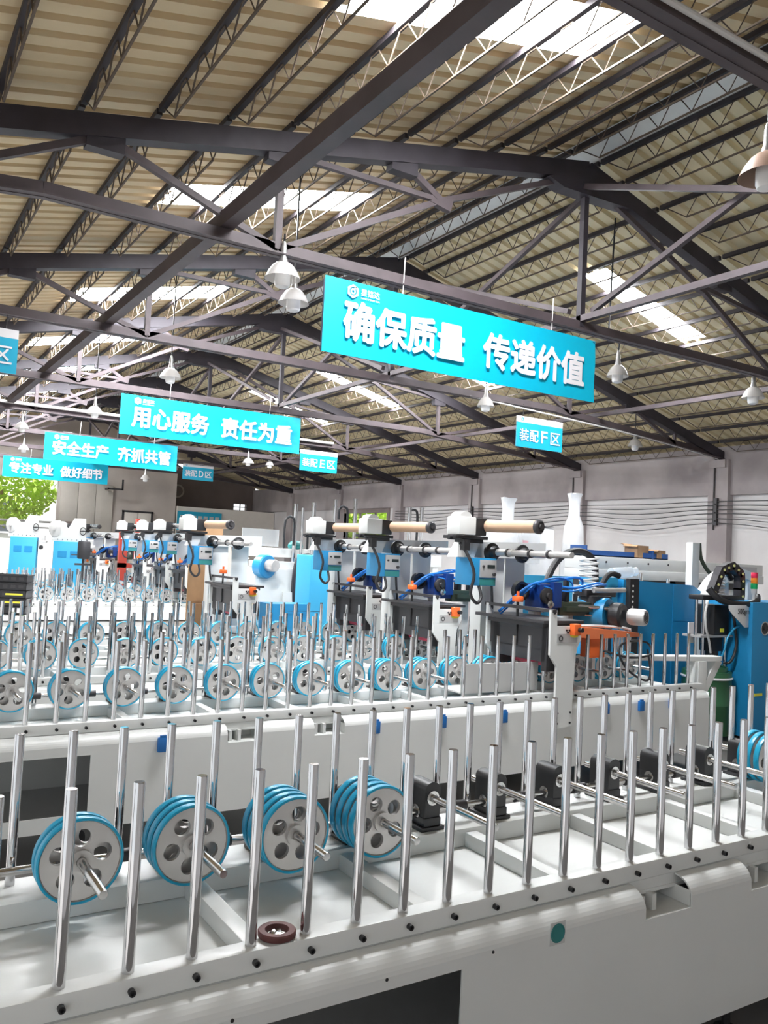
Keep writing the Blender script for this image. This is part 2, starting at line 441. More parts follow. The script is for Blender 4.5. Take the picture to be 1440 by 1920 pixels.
# lattice purlins
def purlin_meshes(L):
    top = MB().beam((0,.02,0), (0,L-.02,0), .042, .045).mesh('top_chord', PURL, False)
    bot = MB().beam((0,.35,-.20), (0,L-.35,-.20), .014, .014).mesh('bottom_rod', RUSTY, False)
    n = 8; st = (L-.7)/n; path = [(0,.1,-.03),(0,.35,-.20)]
    for i in range(n):
        y = .35+i*st; path += [(0,y+st*.36,-.03),(0,y+st*.64,-.03),(0,y+st,-.20)]
    web = MB().tube(path+[(0,L-.1,-.03)], .0062, 4, 1)
    return top, bot, web.mesh('web_rod', RUSTY, False)
PM = purlin_meshes(TY(1)-TY(0))
lx = [5.72]+[5.38-.5325*j for j in range(15)]
rx = [6.10]+[6.46-.0+.5325*j for j in range(13)]
for side, xs in (('long', lx), ('short', rx)):
    for i, x in enumerate(xs):
        if x < XL+.2 or x > XE-.05: continue
        for n in range(-1, 7):
            if n == -1 and (side == 'short' and i > 8): continue
            bay = 'bay over the camera' if n == -1 else '%s bay beyond it' % ordn(n+1)
            p = E('lattice_purlin', 'dark lattice purlin, %s down from ridge on %s slope, %s' % (ordn(i+1), side, bay), 'purlin', (x, TY(n), zroof(x)-.042), 0, 'lattice purlins under the roof')
            P('top_chord', PM[0], PURL, p); P('bottom_rod', PM[1], RUSTY, p); P('web_rod', PM[2], RUSTY, p)
# conduits
def single(name, mb, m, label, cat, group=None, smooth=True):
    return tag(P(name, mb, m, smooth=smooth), label, cat, group)
single('conduit_pipe', MB().cyl((-1, TY(0)-.105, 4.235), (8.8, TY(0)-.105, 4.235), .016, 10), PIPE, 'white conduit pipe along the truss bottom chord nearest the camera', 'pipe')
single('conduit_pipe', MB().cyl((-1, TY(4)-.06, 4.2), (8.8, TY(4)-.06, 4.17), .03, 10), PIPE, 'white conduit pipe on the fifth truss bottom chord behind cyan banner', 'pipe')
single('power_cable', MB().tube([(7.2, TY(2)-.05, 4.08), (9.2, TY(2)-.1, 3.98), (11, TY(2)-.05, 3.9), (12.9, TY(2), 3.75)], .012, 6), PIPE, 'thin white cable slung under third truss towards right wall', 'cable')

# ---------------------------------------------------------------- pendant lamps
def lamp(x, y, z, ztopc, label, r=.14, swan=False):
    t = E('pendant_lamp', label, 'lamp', (x, y, z), 0, 'factory pendant lamps')
    P('shade', MB().lathe((0,0,0), (0,0,1), [(r,-.055),(r*.97,-.045),(r*.82,.0),(r*.60,.045),(r*.40,.068),(r*.26,.075)], 28), GLASS, t)
    P('bulb', MB().lathe((0,0,0), (0,0,1), [(.0,-.128),(.03,-.127),(.052,-.118),(.060,-.098),(.060,-.02),(.05,.03),(.03,.05)], 20), BULB, t)
    P('socket', MB().lathe((0,0,0), (0,0,1), [(.04,.06),(.036,.09),(.026,.12),(.022,.2),(.012,.24),(0,.245)], 16), LAMPM, t)
    L = (ztopc if ztopc < 4.5 else zroof(x)-.01)-z
    pts = [(0,0,.23),(0,0,.3),(0,0,L)] if not swan else [(0,0,.23),(.01,0,.33),(-.05,0,.40),(-.13,0,.37),(-.16,0,.42),(-.12,0,L)]
    P('cord', MB().tube(pts, .008 if not swan else .01, 6), BLACK, t)
    return t
lamp(2.66, 5.90, 3.94, 4.12, 'glass pendant lamp hung at the foot of the second truss post')
lamp(3.06, 6.53, 3.97, 5.2, 'glass pendant lamp hanging just behind the nearest cyan banner corner', .135)
lamp(3.31, 10.68, 3.99, 5.2, 'glass pendant lamp above the second cyan banner')
lamp(7.0, 6.46, 3.93, 5.6, 'pendant lamp on a curled bracket beyond the banner end', .12, True)
lamp(8.70, 5.95, 3.86, 4.10, 'pendant lamp under second truss near the short slope skylight', .13)
lamp(11.33, 10.0, 3.92, 4.6, 'small pendant lamp near the right wall column', .13)
lamp(7.17, 8.97, 3.93, 5.3, 'pendant lamp seen below the long banner lettering', .12)
lamp(2.6, 17.7, 3.95, 5.1, 'pendant lamp beyond the hall zone sign at the far left', .14)
lamp(3.24, 14.47, 3.95, 5.1, 'pendant lamp hanging left of the second cyan banner', .14)
lamp(8.22, 19.7, 3.95, 5.1, 'distant pendant lamp below second banner, bigger of a pair', .15)
lamp(8.9, 19.9, 3.97, 5.1, 'distant pendant lamp below second banner, smaller of a pair', .11)
lamp(4.02, 2.70, 3.98, 5.3, 'brown shaded pendant lamp at the right edge by nearest truss', .15)['label']; brown_shade = [c for c in bpy.data.objects if c.parent and c.name.startswith('shade')][-1]; brown_shade.data.materials[0] = mat('brown_enamel', (.30, .20, .15), .4)
lamp(3.4, 22.6, 4.0, 5.1, 'tiny pendant lamp above the far safety banner', .13)
lamp(6.75, 23.5, 3.6, 5.1, 'distant pendant lamp just under the safety banner', .13)

# ---------------------------------------------------------------- banners and zone signs
def logo(parent, x, z, s, y):
    P('logo_emblem', MB().prism([(x+s*.5*math.cos(PI/2+PI/3*k), z+s*.5*math.sin(PI/2+PI/3*k)) for k in range(6)], 'y', y, y-.004,
      holes=[[(x+s*.30*math.cos(2*PI*k/16), z+s*.30*math.sin(2*PI*k/16)) for k in range(16)]]), SIGNW, parent)
    P('logo_emblem', MB().prism([(x+s*.21*math.cos(2*PI*k/16), z+s*.21*math.sin(2*PI*k/16)) for k in range(16)], 'y', y, y-.004,
      holes=[[(x+s*.11*math.cos(2*PI*k/12), z+s*.11*math.sin(2*PI*k/12)) for k in range(12)]]), SIGNW, parent)
    P('logo_emblem', MB().prism([(x+s*.05,z+s*.18),(x+s*.11,z+s*.13),(x+s*.3,z+s*.33),(x+s*.24,z+s*.38)], 'y', y, y-.004), SIGNW, parent)
def banner(x0, y, zt, a, b, label, w=3.02, h=.61):
    t = E('slogan_banner', label, 'banner', (x0, y, zt-h), 0, 'cyan slogan banners')
    m = MB(); nx = 40
    P('frame', MB().bx(.01, w-.01, .006, .045, .01, h-.01), EDGE, t)
    for i in range(nx):
        for j in range(8):
            def q(ii, jj):
                X = w*ii/nx; Z = h*jj/8
                return (X, -.004*math.sin(3*X+2*Z)-.012*max(0, (X/w-.6))*math.sin(14*(X*.5+Z)), Z)
            m.add([q(i,j), q(i+1,j), q(i+1,j+1), q(i,j+1)], [(0,1,2,3)])
    P('cloth', m, CYAN, t)
    lettering('slogan_lettering', a, SIGNW, .17, 1.40, .12, .455, -.02, t, .035)
    lettering('slogan_lettering', b, SIGNW, 1.60, 2.86, .12, .455, -.02, t, .035)
    logo(t, .25, .525, .115, -.016)
    lettering('logo_lettering', '星铭达', SIGNW, .325, .505, .505, .565, -.016, t, .02)
    lettering('logo_lettering', 'XING MING DA', SIGNW, .325, .505, .478, .492, -.016, t, .01)
    for xx in (.75, 2.45): P('hanger_wire', MB().cyl((xx, .02, h-.02), (xx+.01, .02, h+.32), .005, 6), PIPE, t)
    return t
banner(3.01, TY(1)-.09, 3.985, '确保质量', '传递价值', 'largest cyan banner with eight white characters, hung nearest the camera')
banner(3.24, TY(3)-.09, 4.02, '用心服务', '责任为重', 'cyan banner creased at its end, under the fourth truss')
banner(3.39, TY(5)-.09, 4.13, '安全生产', '齐抓共管', 'cyan banner beyond the creased one, partly covering the farthest banner')
banner(3.485, TY(7)-.09, 4.12, '专注专业', '做好细节', 'farthest cyan banner, above the open gable doorway')
def zone(x0, y, zt, parts, label, w=.91, h=.455):
    t = E('zone_sign', label, 'sign', (x0, y, zt-h), 0, 'hall zone signs')
    P('board', MB().bx(0, w, 0, .02, 0, h*.8), SIGNB, t)
    P('header_strip', MB().bx(0, w, -.002, .02, h*.8, h), SIGNW, t)
    for s, a, b in parts: lettering('sign_lettering', s, SIGNW, a, b, .09, .275, -.008, t, .012)
    P('header_mark', MB().lathe((.1,-.004,h*.9), (0,-1,0), [(.025,0),(.025,.003),(.015,.003),(.015,0)], 14), SIGNB, t)
    for xx in (.12, w-.12): P('hanger_wire', MB().cyl((xx,.01,h-.01), (xx,.01,4.1-(zt-h)), .004, 6), DGREY, t)
    return t
zone(8.09, TY(2)-.06, 3.92, [('装配',.05,.42),('F',.47,.60),('区',.66,.86)], 'zone sign lettered F, blue with white header, nearest the right wall')
zone(8.01, TY(4)-.06, 3.965, [('装配',.05,.42),('E',.48,.60),('区',.66,.86)], 'zone sign lettered E, blue with white header strip')
zone(7.74, TY(6)-.06, 4.09, [('装配',.05,.42),('D',.47,.61),('区',.66,.86)], 'zone sign lettered D, blue with white header, farthest one')
zone(.375, TY(2)-.06, 3.92, [('区',.66,.86)], 'zone sign cut by the left edge, its final character showing')

# ---------------------------------------------------------------- wheels, posts and machine parts
POST = MB().lathe((0,0,0), (0,0,1), [(0,0),(.0148,0),(.0148,.454),(.0132,.457),(0,.457)], 20).mesh('guide_post', CHROME)
POSTF = MB().lathe((0,0,0), (0,0,1), [(.0148,0),(.0148,.457),(0,.457)], 10).mesh('guide_post', CHROME)
BOLT = MB().lathe((0,0,0), (0,-1,0), [(.0085,-.004),(.0085,.016),(.005,.016),(.004,.010),(0,.010)], 12).mesh('set_screw', BLACK)
BOLTF = MB().cyl((0,.004,0), (0,-.014,0), .009, 8).mesh('set_screw', BLACK)
R = .126
def circ(cx, cz, r, n): return [(cx+r*math.cos(2*PI*k/n), cz+r*math.sin(2*PI*k/n)) for k in range(n)]
def disc_mesh(n1=48, n2=20):
    m = MB()
    m.prism(circ(0,0,.114,n1), 'y', .003, .019, holes=[circ(.066*math.cos(2*PI*k/5+.3), .066*math.sin(2*PI*k/5+.3), .0265, n2) for k in range(5)])
    m.lathe((0,0,0), (0,1,0), [(.115,.002),(.1165,-.001),(.1165,.024),(.112,.024),(.112,.019)], n1)
    m.lathe((0,0,0), (0,-1,0), [(.034,-.003),(.034,.010),(.016,.010),(.0145,.009)], n2)
    return m.mesh('wheel', ALU)
DISC = disc_mesh(); DISCF = disc_mesh(24, 8)
def tyre_mesh(n): return MB().lathe((0,0,0), (0,1,0), [(.1165,-.002),(.120,-.004),(.1245,-.002),(.126,.004),(.126,.018),(.1245,.024),(.120,.026),(.1165,.024)], n).mesh('tyre', TYRE)
TYM = tyre_mesh(48); TYF = tyre_mesh(24)
def block_mesh():
    pr = [(-.036,0),(-.036,.145)]+[(-.036*math.cos(PI*k/10)*1.0, .155+.030*math.sin(PI*k/10)) for k in range(11)]+[(.036,.145),(.036,0)]
    m = MB().prism(pr, 'y', 0, .115)
    m.rbx(-.055, .055, -.012, .127, -.0, .016, .004); m.rbx(-.04, .04, -.006, .118, .016, .05, .006)
    return m.mesh('bearing_block', BLACK)
BLOCK = block_mesh()
RING = MB().lathe((0,0,0), (0,-1,0), [(.028,-.002),(.028,.004),(.020,.004),(.020,.001),(.0145,.001)], 24).mesh('bearing_ring', STEELROD)
RINGX = MB().lathe((0,0,0), (-1,0,0), [(.026,-.002),(.026,.004),(.019,.004),(.019,.001),(.012,.001)], 24).mesh('bearing_ring', STEELROD)
def shaft_mesh(y0, y1): return MB().lathe((0,0,0), (0,1,0), [(0,y0),(.0115,y0),(.0138,y0+.004),(.0138,y1),(0,y1)], 18).mesh('shaft', STEELROD)
SH = shaft_mesh(-.36, .20); SHF = shaft_mesh(-.30, .15)
COUP = MB().cyl((0,0,0),(.075,0,0),.021,18).mesh('coupling', DGREY)
SOCKET = MB().rbx(-.03,.03,-.028,0,-.045,.04,.008).bx(-.018,.018,-.024,-.01,.04,.052).mesh('power_socket', SOCK)

FO = .075      # the side panel stands this far out from the rail
def side_sheet(x0, x1, cuts, holes_round=()):
    """front side panel: upright sheet with a rolled top edge, rectangular cut-outs (xa, xb, ta, tb); t runs up the sheet"""
    r = .055; zb, zs = .18, .64
    T = (zs-zb)+r*PI/2
    def pt(x, t):
        if t <= zs-zb: return (x, -FO, zb+t)
        a = (t-(zs-zb))/r; return (x, -FO+r*(1-math.cos(a))+(FO-r)*max(0, min(1, a/(PI/2))), zs+r*math.sin(a))
    xs = sorted({x0, x1, *[c[0] for c in cuts], *[c[1] for c in cuts]}); xs = [x for x in xs if x0-1e-6 <= x <= x1+1e-6]
    tb = sorted({0, T, zs-zb, *[zs-zb+r*PI/2*k/8 for k in range(1, 8)], *[min(max(t-zb, 0), T) for c in cuts for t in c[2:]]})
    m = MB()
    def q(x, t):
        p = pt(x, t)
        if t <= zs-zb: n = (0, -1, 0)
        else: a_ = (t-(zs-zb))/r; n = (0, -math.cos(a_), math.sin(a_))
        return p, (p[0], p[1]-n[1]*.006, p[2]-n[2]*.006)
    full = set()
    for i in range(len(xs)-1):
        for j in range(len(tb)-1):
            xc = (xs[i]+xs[i+1])/2; tc = (tb[j]+tb[j+1])/2+zb
            if not any(a < xc < b and c < tc < d for a, b, c, d in cuts): full.add((i, j))
    for i, j in full:
        c4 = [q(xs[i], tb[j]), q(xs[i+1], tb[j]), q(xs[i+1], tb[j+1]), q(xs[i], tb[j+1])]
        o_ = [c[0] for c in c4]; n_ = [c[1] for c in c4]
        m.add(o_+n_, [(0,1,2,3), (7,6,5,4)])
        for (di, dj), (u, v) in (((-1,0),(3,0)), ((1,0),(1,2)), ((0,-1),(0,1)), ((0,1),(2,3))):
            if (i+di, j+dj) not in full: m.add([o_[u], o_[v], n_[v], n_[u]], [(0,1,2,3)])
    return m

def machine(label, Y0, X0, X1, xp, rear, wheels, cuts=(), sockets=(), far=False, nmax=None, xw0=None, rearx=None, members=True):
    t = E('wrapping_machine_bed', label, 'machine', ((X0+X1)/2, Y0, 0), 0, 'white machine beds with rows of posts')
    ox = (X0+X1)/2; a, b = X0-ox, X1-ox
    cuts = [(c[0]-ox, c[1]-ox, c[2], c[3]) for c in cuts]
    P('side_panel', side_sheet(a, b, cuts), WHITE, t, smooth=False)
    P('rear_panel', MB().bx(a, b, rear+.055, rear+.061, .18, .69), WHITE, t, smooth=False)
    P('end_panel', MB().bx(b-.006, b, -FO+.006, rear+.055, .18, .69), WHITE, t, smooth=False)
    P('end_panel', MB().bx(a, a+.006, -FO+.006, rear+.055, .18, .69), WHITE, t, smooth=False)
    P('bottom_light_block', MB().bx(a+.006, b-.006, -FO+.006, rear+.055, .185, .191), GREY, t, smooth=False)  # added to close the bed from below and keep its inside dark
    P('tray', MB().bx(a+.006, b-.006, .0, rear+.05, .648, .66), WHITE, t, smooth=False)
    P('front_rail', MB().rbx(a, b, 0, .062, .697, .757, .007), WHITE, t)
    P('rail_lip', MB().bx(a, b, .004, .06, .66, .6965), WHITE, t, smooth=False)
    P('wheel_beam', MB().rbx(a+.008, b-.008, .62, rear+.05, .6605, .731, .006), WHITE, t)
    for c in cuts:
        if c[3] > .68:      # notch: inner shelf and ribs
            P('inner_shelf', MB().bx(c[0]-.08, c[1]+.08, -FO+.007, .22, c[2]-.012, c[2]-.001).bx(c[0]-.08, c[1]+.08, .1, .11, c[2], .648).bx(c[1]+.001, c[1]+.006, -FO+.01, .1, c[2], .655)
              .bx(c[0]+.025, c[0]+.045, -.03, .1, c[2], .655).bx(c[0]+.085, c[0]+.105, -.03, .1, c[2], .655), WHITE, t, smooth=False)
    pm, bm_ = (POSTF, BOLTF) if far else (POST, BOLT)
    n = 0; x = xp
    while x < X1-.03 and n < 48:
        P('guide_post', pm, CHROME, t, (x-ox, .034, .755)); P('set_screw', bm_, BLACK, t, (x-ox, 0, .727)); x += .16; n += 1
    x = rearx if rearx is not None else xp; n = 0
    while x < X1-.03 and n < 48:
        P('guide_post', pm, CHROME, t, (x-ox, rear, .731)); x += .16; n += 1
    if members:
        x = (xw0 or xp)+.43
        while x < X1-.1:
            P('cross_member', MB().rbx(x-ox-.028, x-ox+.028, .061, .619, .6605, .716, .005), WHITE, t); x += .57
    # wheels: list of (x, number of discs)
    P('drive_shaft', MB().cyl((wheels[0][0]-ox-.2 if wheels else a, .70, .795), (wheels[-1][0]-ox+.25 if wheels else b, .70, .795), .0125, 12), STEELROD, t)
    for i, (x, nd) in enumerate(wheels):
        xx = x-ox
        bo = P('bearing_block', BLOCK, BLACK, t, (xx, .655, .731))
        if not far:
            P('bearing_ring', RING, STEELROD, bo, (0, 0, .124)); P('bearing_ring', RINGX, STEELROD, bo, (-.036, .055, .064))
            P('coupling', COUP, DGREY, t, (xx+.12, .70, .795))
        P('shaft', SHF if far else SH, STEELROD, t, (xx, .63, .855))
        for d in range(nd):
            dy = (.605-.045*(nd-1-d)+.020 if nd > 3 else .628-.046*(nd-1-d)) if nd > 2 else .60-.042*(nd-1-d)-.02
            wo = P('wheel', DISCF if far else DISC, ALU, t, (xx, dy, .855)); wo.rotation_euler[1] = (i*.7+d*.4) % 1.2566
            P('tyre', TYF if far else TYM, TYRE, wo)
    for x in sockets:
        so = P('power_socket', SOCKET, SOCK, t, (x-ox, -FO, .62))
    x = X0+.35
    while x < X1:
        for yy in (.06, rear-.02):
            P('levelling_foot', MB().cyl((x-ox, yy, 0), (x-ox, yy, .02), .045, 14).cyl((x-ox, yy, .02), (x-ox, yy, .2), .016, 10), BLACK, t)
        x += 1.5
    return t

ws1 = [(.621+.338*k, n) for k, n in enumerate([2, 3, 4, 4, 0, 0, 0, 0, 0, 0, 3, 3])]
ws1 = [(x, n) for x, n in ws1]
m1 = machine('white machine bed nearest the camera, with a red-brown ring on its rail', 2.0356, -.35, 4.75, .4676-.16*4, .765, ws1,
        cuts=[(-.05, 1.572, .25, .606), (2.355, 2.595, .600, .80), (2.94, 3.18, .600, .80)], rearx=.468-.32, xw0=.57)
ox = 2.2
P('round_inlet', MB().lathe((1.945-ox, -FO-.002, .637), (0,-1,0), [(0,0),(.024,0),(.026,.002),(.029,.002),(.030,0)], 24), TEAL, m1)
P('inlet_plate', MB().prism([(1.945-ox-.032,.602),(1.945-ox+.032,.602),(1.945-ox+.032,.672),(1.945-ox-.032,.672)], 'y', -FO-.0015, -FO-.0005, holes=[circ(1.945-ox, .637, .029, 20)]), LGREY, m1)
for x, z in ((1.31, .635), (1.685, .632), (.86, .637)): P('screw_hole', MB().cyl((x-ox, -FO+.0005, z), (x-ox, -FO-.0015, z), .005, 10), BLACK, m1)
ws2 = [(.857+.338*k, 2 if k < 8 else 3) for k in range(17)]
m2 = machine('white machine bed with blue sockets along its side, second from camera', 4.963, -.2, 6.63, .8575-.16*5, .72, ws2,
        cuts=[(-.2+.1, 1.196, .266, .588), (2.01, 2.235, .592, .80), (2.61, 2.835, .592, .80)], sockets=(1.60, 3.07, 3.63, 4.2, 5.29, 5.71, 6.10), xw0=1.05)
ws3 = [(.97+.338*k, 1 + k % 2) for k in range(16)]
m3 = machine('white machine bed behind the one with blue sockets, third from camera', 6.61, .3, 6.6, .756-.16*2, .64, ws3, far=True, rearx=.78)
ws4 = [(1.03+.338*k, 1 + k % 2) for k in range(16)]
m4 = machine('white machine bed, fourth from camera, in front of a plastic covered bed', 8.08, .5, 6.6, .815-.16, .64, ws4, far=True)
# plastic covered bed behind
cb = E('covered_machine_bed', 'white machine bed draped in film, carrying black crates', 'machine', (2.7, 9.6, 0))
P('bed', MB().rbx(-2.2, 1.74, .0, .76, .18, .74, .03), WHITE, cb)
def film(x0, x1, y0, y1, z, n=24, amp=.012):
    m = MB(); v = {}
    vs = []; fs = []
    for i in range(n+1):
        for j in range(n//2+1):
            vs.append((x0+(x1-x0)*i/n, y0+(y1-y0)*j/(n//2), z+amp*math.sin(i*1.7+j)*math.cos(j*1.3-i*.6)+random.uniform(-.004,.004)))
    h = n//2+1
    for i in range(n):
        for j in range(n//2): fs.append((i*h+j, (i+1)*h+j, (i+1)*h+j+1, i*h+j+1))
    return m.add(vs, fs)
P('film_sheet', film(-2.2, 1.76, -.02, .78, .757), FILM, cb)
for xx in (-1.9, 0, 1.5):
    for yy in (.1, .65): P('levelling_foot', MB().cyl((xx,yy,0),(xx,yy,.2),.03,12), BLACK, cb)
cb2 = E('covered_machine_bed', 'long white film covered bed behind the black crates', 'machine', (2.6, 11.3, 0))
P('bed', MB().rbx(-1.6, 2.0, 0, 1.6, .18, .73, .03), WHITE, cb2)
P('film_sheet', film(-1.6, 2.0, -.02, 1.62, .748), FILM, cb2)
for xx in (-1.4, .5, 1.8):
    for yy in (.1, 1.5): P('levelling_foot', MB().cyl((xx,yy,0),(xx,yy,.2),.03,12), BLACK, cb2)
farm = [(14.2, 1.7, 6.6, 'first'), (15.55, 2.2, 6.7, 'second'), (16.9, 2.6, 6.8, 'third')]
for Y, a, b, nm in farm:
    machine('white machine bed in the far group, %s behind the black crates' % nm, Y, a, b, a+.1, .64, [(a+.35+.338*k, 1) for k in range(int((b-a-.6)/.338))], far=True, members=False)
for Y, a, b, nm in [(20.9, 4.3, 7.4, 'nearer'), (22.2, 4.5, 7.6, 'farther')]:
    machine('white machine bed at the far end of hall, %s of two' % nm, Y, a, b, a+.1, .64, [(a+.35+.338*k, 1) for k in range(int((b-a-.6)/.338))], far=True, members=False)

# red-brown ring lying on the near rail
single('spacer_ring', MB().lathe((1.03, 2.085, .759), (0,0,1), [(.030,0),(.050,0),(.052,.004),(.052,.014),(.049,.017),(.033,.017),(.030,.012),(.030,0)], 32), BRICK,
       'red-brown ring with crumpled foil lying on the nearest white rail', 'ring')
fo = MB().sphere((1.03, 2.085, .763), .026, .026, .006, 12, 6)
fo.v = [(x+random.uniform(-.002,.002), y+random.uniform(-.002,.002), z+random.uniform(-.003,.003)) for x, y, z in fo.v]
single('foil_scrap', fo, STEELROD, 'crumpled silver foil inside the red-brown ring', 'foil', smooth=False)
#HEADS
# ---------------------------------------------------------------- unwinding heads and gantries on the beds
def rel(o, mb):
    l = o.location; mb.v = [(x-l[0], y-l[1], z-l[2]) for x, y, z in mb.v]; return mb
def W(name, mb, m, root, parent=None, **k): return P(name, rel(root, mb), m, parent or root, **k)
def unwinder(label, tube=True):
    t = E('unwinding_head', label, 'unwinding head', (4.85, 5.95, 0), 0, 'unwinding heads')
    W('column', MB().rbx(4.73, 4.98, 5.86, 6.02, .0, 1.82, .01), WHITE, t)
    W('column', MB().rbx(5.06, 5.30, 5.94, 6.10, .0, 1.82, .01), WHITE, t)
    W('arm', MB().prism([(4.42,1.80),(4.50,1.94),(5.42,1.965),(5.42,1.815)], 'y', 5.80, 5.98), WHITE, t)
    W('arm_cover', MB().prism([(4.40,1.80),(4.40,1.93),(4.56,1.935),(4.50,1.80)], 'y', 5.70, 5.80), LGREY, t)
    mo = W('motor_box', MB().rbx(4.27, 4.45, 5.62, 5.80, 1.99, 2.145, .012), WHITE, t)
    W('motor_dome', MB().prism([(4.30+.065*(1-math.cos(PI*k/10)), 2.14+.05*math.sin(PI*k/10)) for k in range(11)], 'y', 5.66, 5.79), LGREY, t, mo)
    W('slide_base', MB().rbx(4.25, 4.60, 5.64, 5.82, 1.955, 1.985, .006).bx(4.36, 4.58, 5.68, 5.80, 1.925, 1.955).cyl((4.22,5.70,1.965),(4.32,5.70,1.965),.022,14).bx(4.33,4.39,5.62,5.68,1.86,1.95).rbx(4.45,4.58,5.64,5.80,1.99,2.14,.01), BLACK, t)
    # roller points towards the aisle, turned slightly
    a = Vector((4.58, 5.70, 2.075)); d = Vector((.16, -.95, 0)).normalized()
    W('chuck', MB().lathe(a, d, [(0,-.04),(.055,-.04),(.058,0),(.038,.02),(.034,.10),(0,.10)], 20), BLACK, t)
    if tube:
        ro = W('paper_tube', MB().lathe(a, d, [(.030,.06),(.052,.06),(.052,.62),(.047,.62),(.047,.06)], 24), TUBE, t)
        W('end_cap', MB().lathe(a, d, [(.057,.59),(.059,.595),(.059,.62),(.045,.632),(.022,.625),(.018,.64),(0,.64)], 20), DGREY, t, ro)
    else:
        ro = W('roller', MB().lathe(a, d, [(0,.06),(.046,.06),(.046,.60),(0,.60)], 24), STEELROD, t)
        W('end_cap', MB().lathe(a, d, [(.05,.58),(.052,.61),(.02,.62),(0,.62)], 20), DGREY, t, ro)
    for x in (4.70, 5.05):
        s = W('film_shaft', MB().lathe((x,5.715,1.855), (0,-1,0), [(.030,0),(.030,.30),(.026,.30),(.026,.98 if x < 5 else .42),(0,.98 if x < 5 else .42)], 16), ALU, t)
        W('flange', MB().lathe((x,5.715,1.855), (0,-1,0), [(0,0),(.082,0),(.082,.02),(.055,.028),(.045,.08),(.03,.09)], 20), BLACK, t, s)
        if x < 5:
            for q in (.22, .50, .72): W('stop_ring', MB().lathe((x,5.715,1.855), (0,-1,0), [(.026,q),(.036,q),(.036,q+.02),(.026,q+.02)], 16), DGREY, t, s)
    bx_ = W('control_box', MB().rbx(4.42, 4.67, 5.60, 5.85, 1.565, 1.80, .006), BLUE, t)
    fp = W('face_plate', MB().rbx(4.485, 4.66, 5.585, 5.60, 1.635, 1.785, .004), GREY, t, bx_)
    W('display', MB().bx(4.56, 4.64, 5.581, 5.586, 1.715, 1.745), DISP, t, bx_)
    W('knob', MB().cyl((4.63,5.585,1.665),(4.63,5.565,1.665),.014,12).cyl((4.515,5.585,1.73),(4.515,5.575,1.73),.010,12), DGREY, t, bx_)
    W('cable_gland', MB().bx(4.49, 4.66, 5.594, 5.602, 1.57, 1.625), TEAL, t, bx_)
    W('cable', MB().tube([(4.33,5.68,1.92),(4.37,5.6,1.80),(4.40,5.56,1.66),(4.37,5.56,1.50),(4.44,5.56,1.42),(4.50,5.58,1.47),(4.50,5.62,1.57)], .014, 8), RUBBER, t)
    W('cable', MB().tube([(4.64,5.62,1.58),(4.65,5.62,1.48),(4.69,5.66,1.36),(4.76,5.74,1.2)], .012, 8), RUBBER, t)
    return t
PL = [(4.63,1.42),(4.695,1.42),(4.70,1.295),(4.955,1.295),(4.965,1.19),(4.915,1.10),(4.895,.80),(4.895,.50),(4.71,.50),(4.71,.98),(4.635,1.07)]
def gantry(label):
    t = E('gantry_press', label, 'press gantry', (4.8, 4.94, .50), 0, 'press gantries across the beds')
    fp = W('front_plate', MB().prism(PL, 'y', 4.866, 4.888), WHITE, t)
    for x in (4.735, 4.87):
        for z in (.535, .615): W('bolt', MB().cyl((x,4.868,z),(x,4.858,z),.008,10), BLACK, t, fp)
    W('label_plate', MB().bx(4.70, 4.92, 4.862, 4.867, 1.165, 1.235), GREY, t, fp)
    W('label_ring', MB().lathe((4.74,4.862,1.20), (0,-1,0), [(.022,0),(.022,.002),(.015,.002),(.015,0)], 16), DGREY, t, fp)
    W('rear_plate', MB().prism([(x, z) if z > .76 else (x, .76) for x, z in PL[:6]+[(4.895,.76),(4.71,.76),(4.71,.98),(4.635,1.07)]], 'y', 5.645, 5.665), WHITE, t)
    W('cross_bar', MB().bx(4.645, 4.685, 4.86, 5.70, 1.400, 1.425), DGREY, t)
    W('platen', MB().rbx(4.62, 5.06, 4.93, 5.80, 1.305, 1.332, .005).rbx(4.64, 5.02, 4.96, 5.64, 1.27, 1.306, .004), DGREY, t)
    W('press_body', MB().bx(4.67, 4.70, 4.95, 5.64, 1.09, 1.27).bx(4.67, 4.96, 5.52, 5.60, .93, 1.27).bx(4.67, 4.98, 4.94, 5.0, .93, 1.28).bx(4.67,4.90,4.96,5.62,1.0,1.10), DGREY, t)
    W('pressure_roller', MB().cyl((4.82,5.0,.985),(4.82,5.50,.985),.04,18), RED, t)
    rd = W('guide_rod', MB().cyl((4.665,5.30,1.10),(4.665,5.30,1.50),.011,10), BLACK, t)
    W('rod_knob', MB().lathe((4.665,5.30,1.455), (0,0,1), [(0,0),(.045,0),(.048,.008),(.048,.035),(.042,.045),(.012,.047),(.012,.085),(0,.085)], 18), ORANGE, t, rd)
    es = W('stop_box', MB().rbx(4.835, 4.905, 4.808, 4.866, 1.225, 1.315, .006), ORANGE, t)
    W('stop_button', MB().cyl((4.885,4.808,1.27),(4.885,4.773,1.27),.018,14), BLACK, t, es)
    W('warning_ring', MB().prism([(4.885+.05*math.cos(PI+PI*k/8), 1.232+.03*math.sin(PI+PI*k/8)) for k in range(9)], 'y', 4.860, 4.866), YEL, t, es)
    for q in ((4.80,1.262),(4.83,1.262),(4.815,1.245),(4.665,1.395)): W('bolt', MB().cyl((q[0],4.868,q[1]),(q[0],4.858,q[1]),.008,10), BLACK, t, fp)
    return t
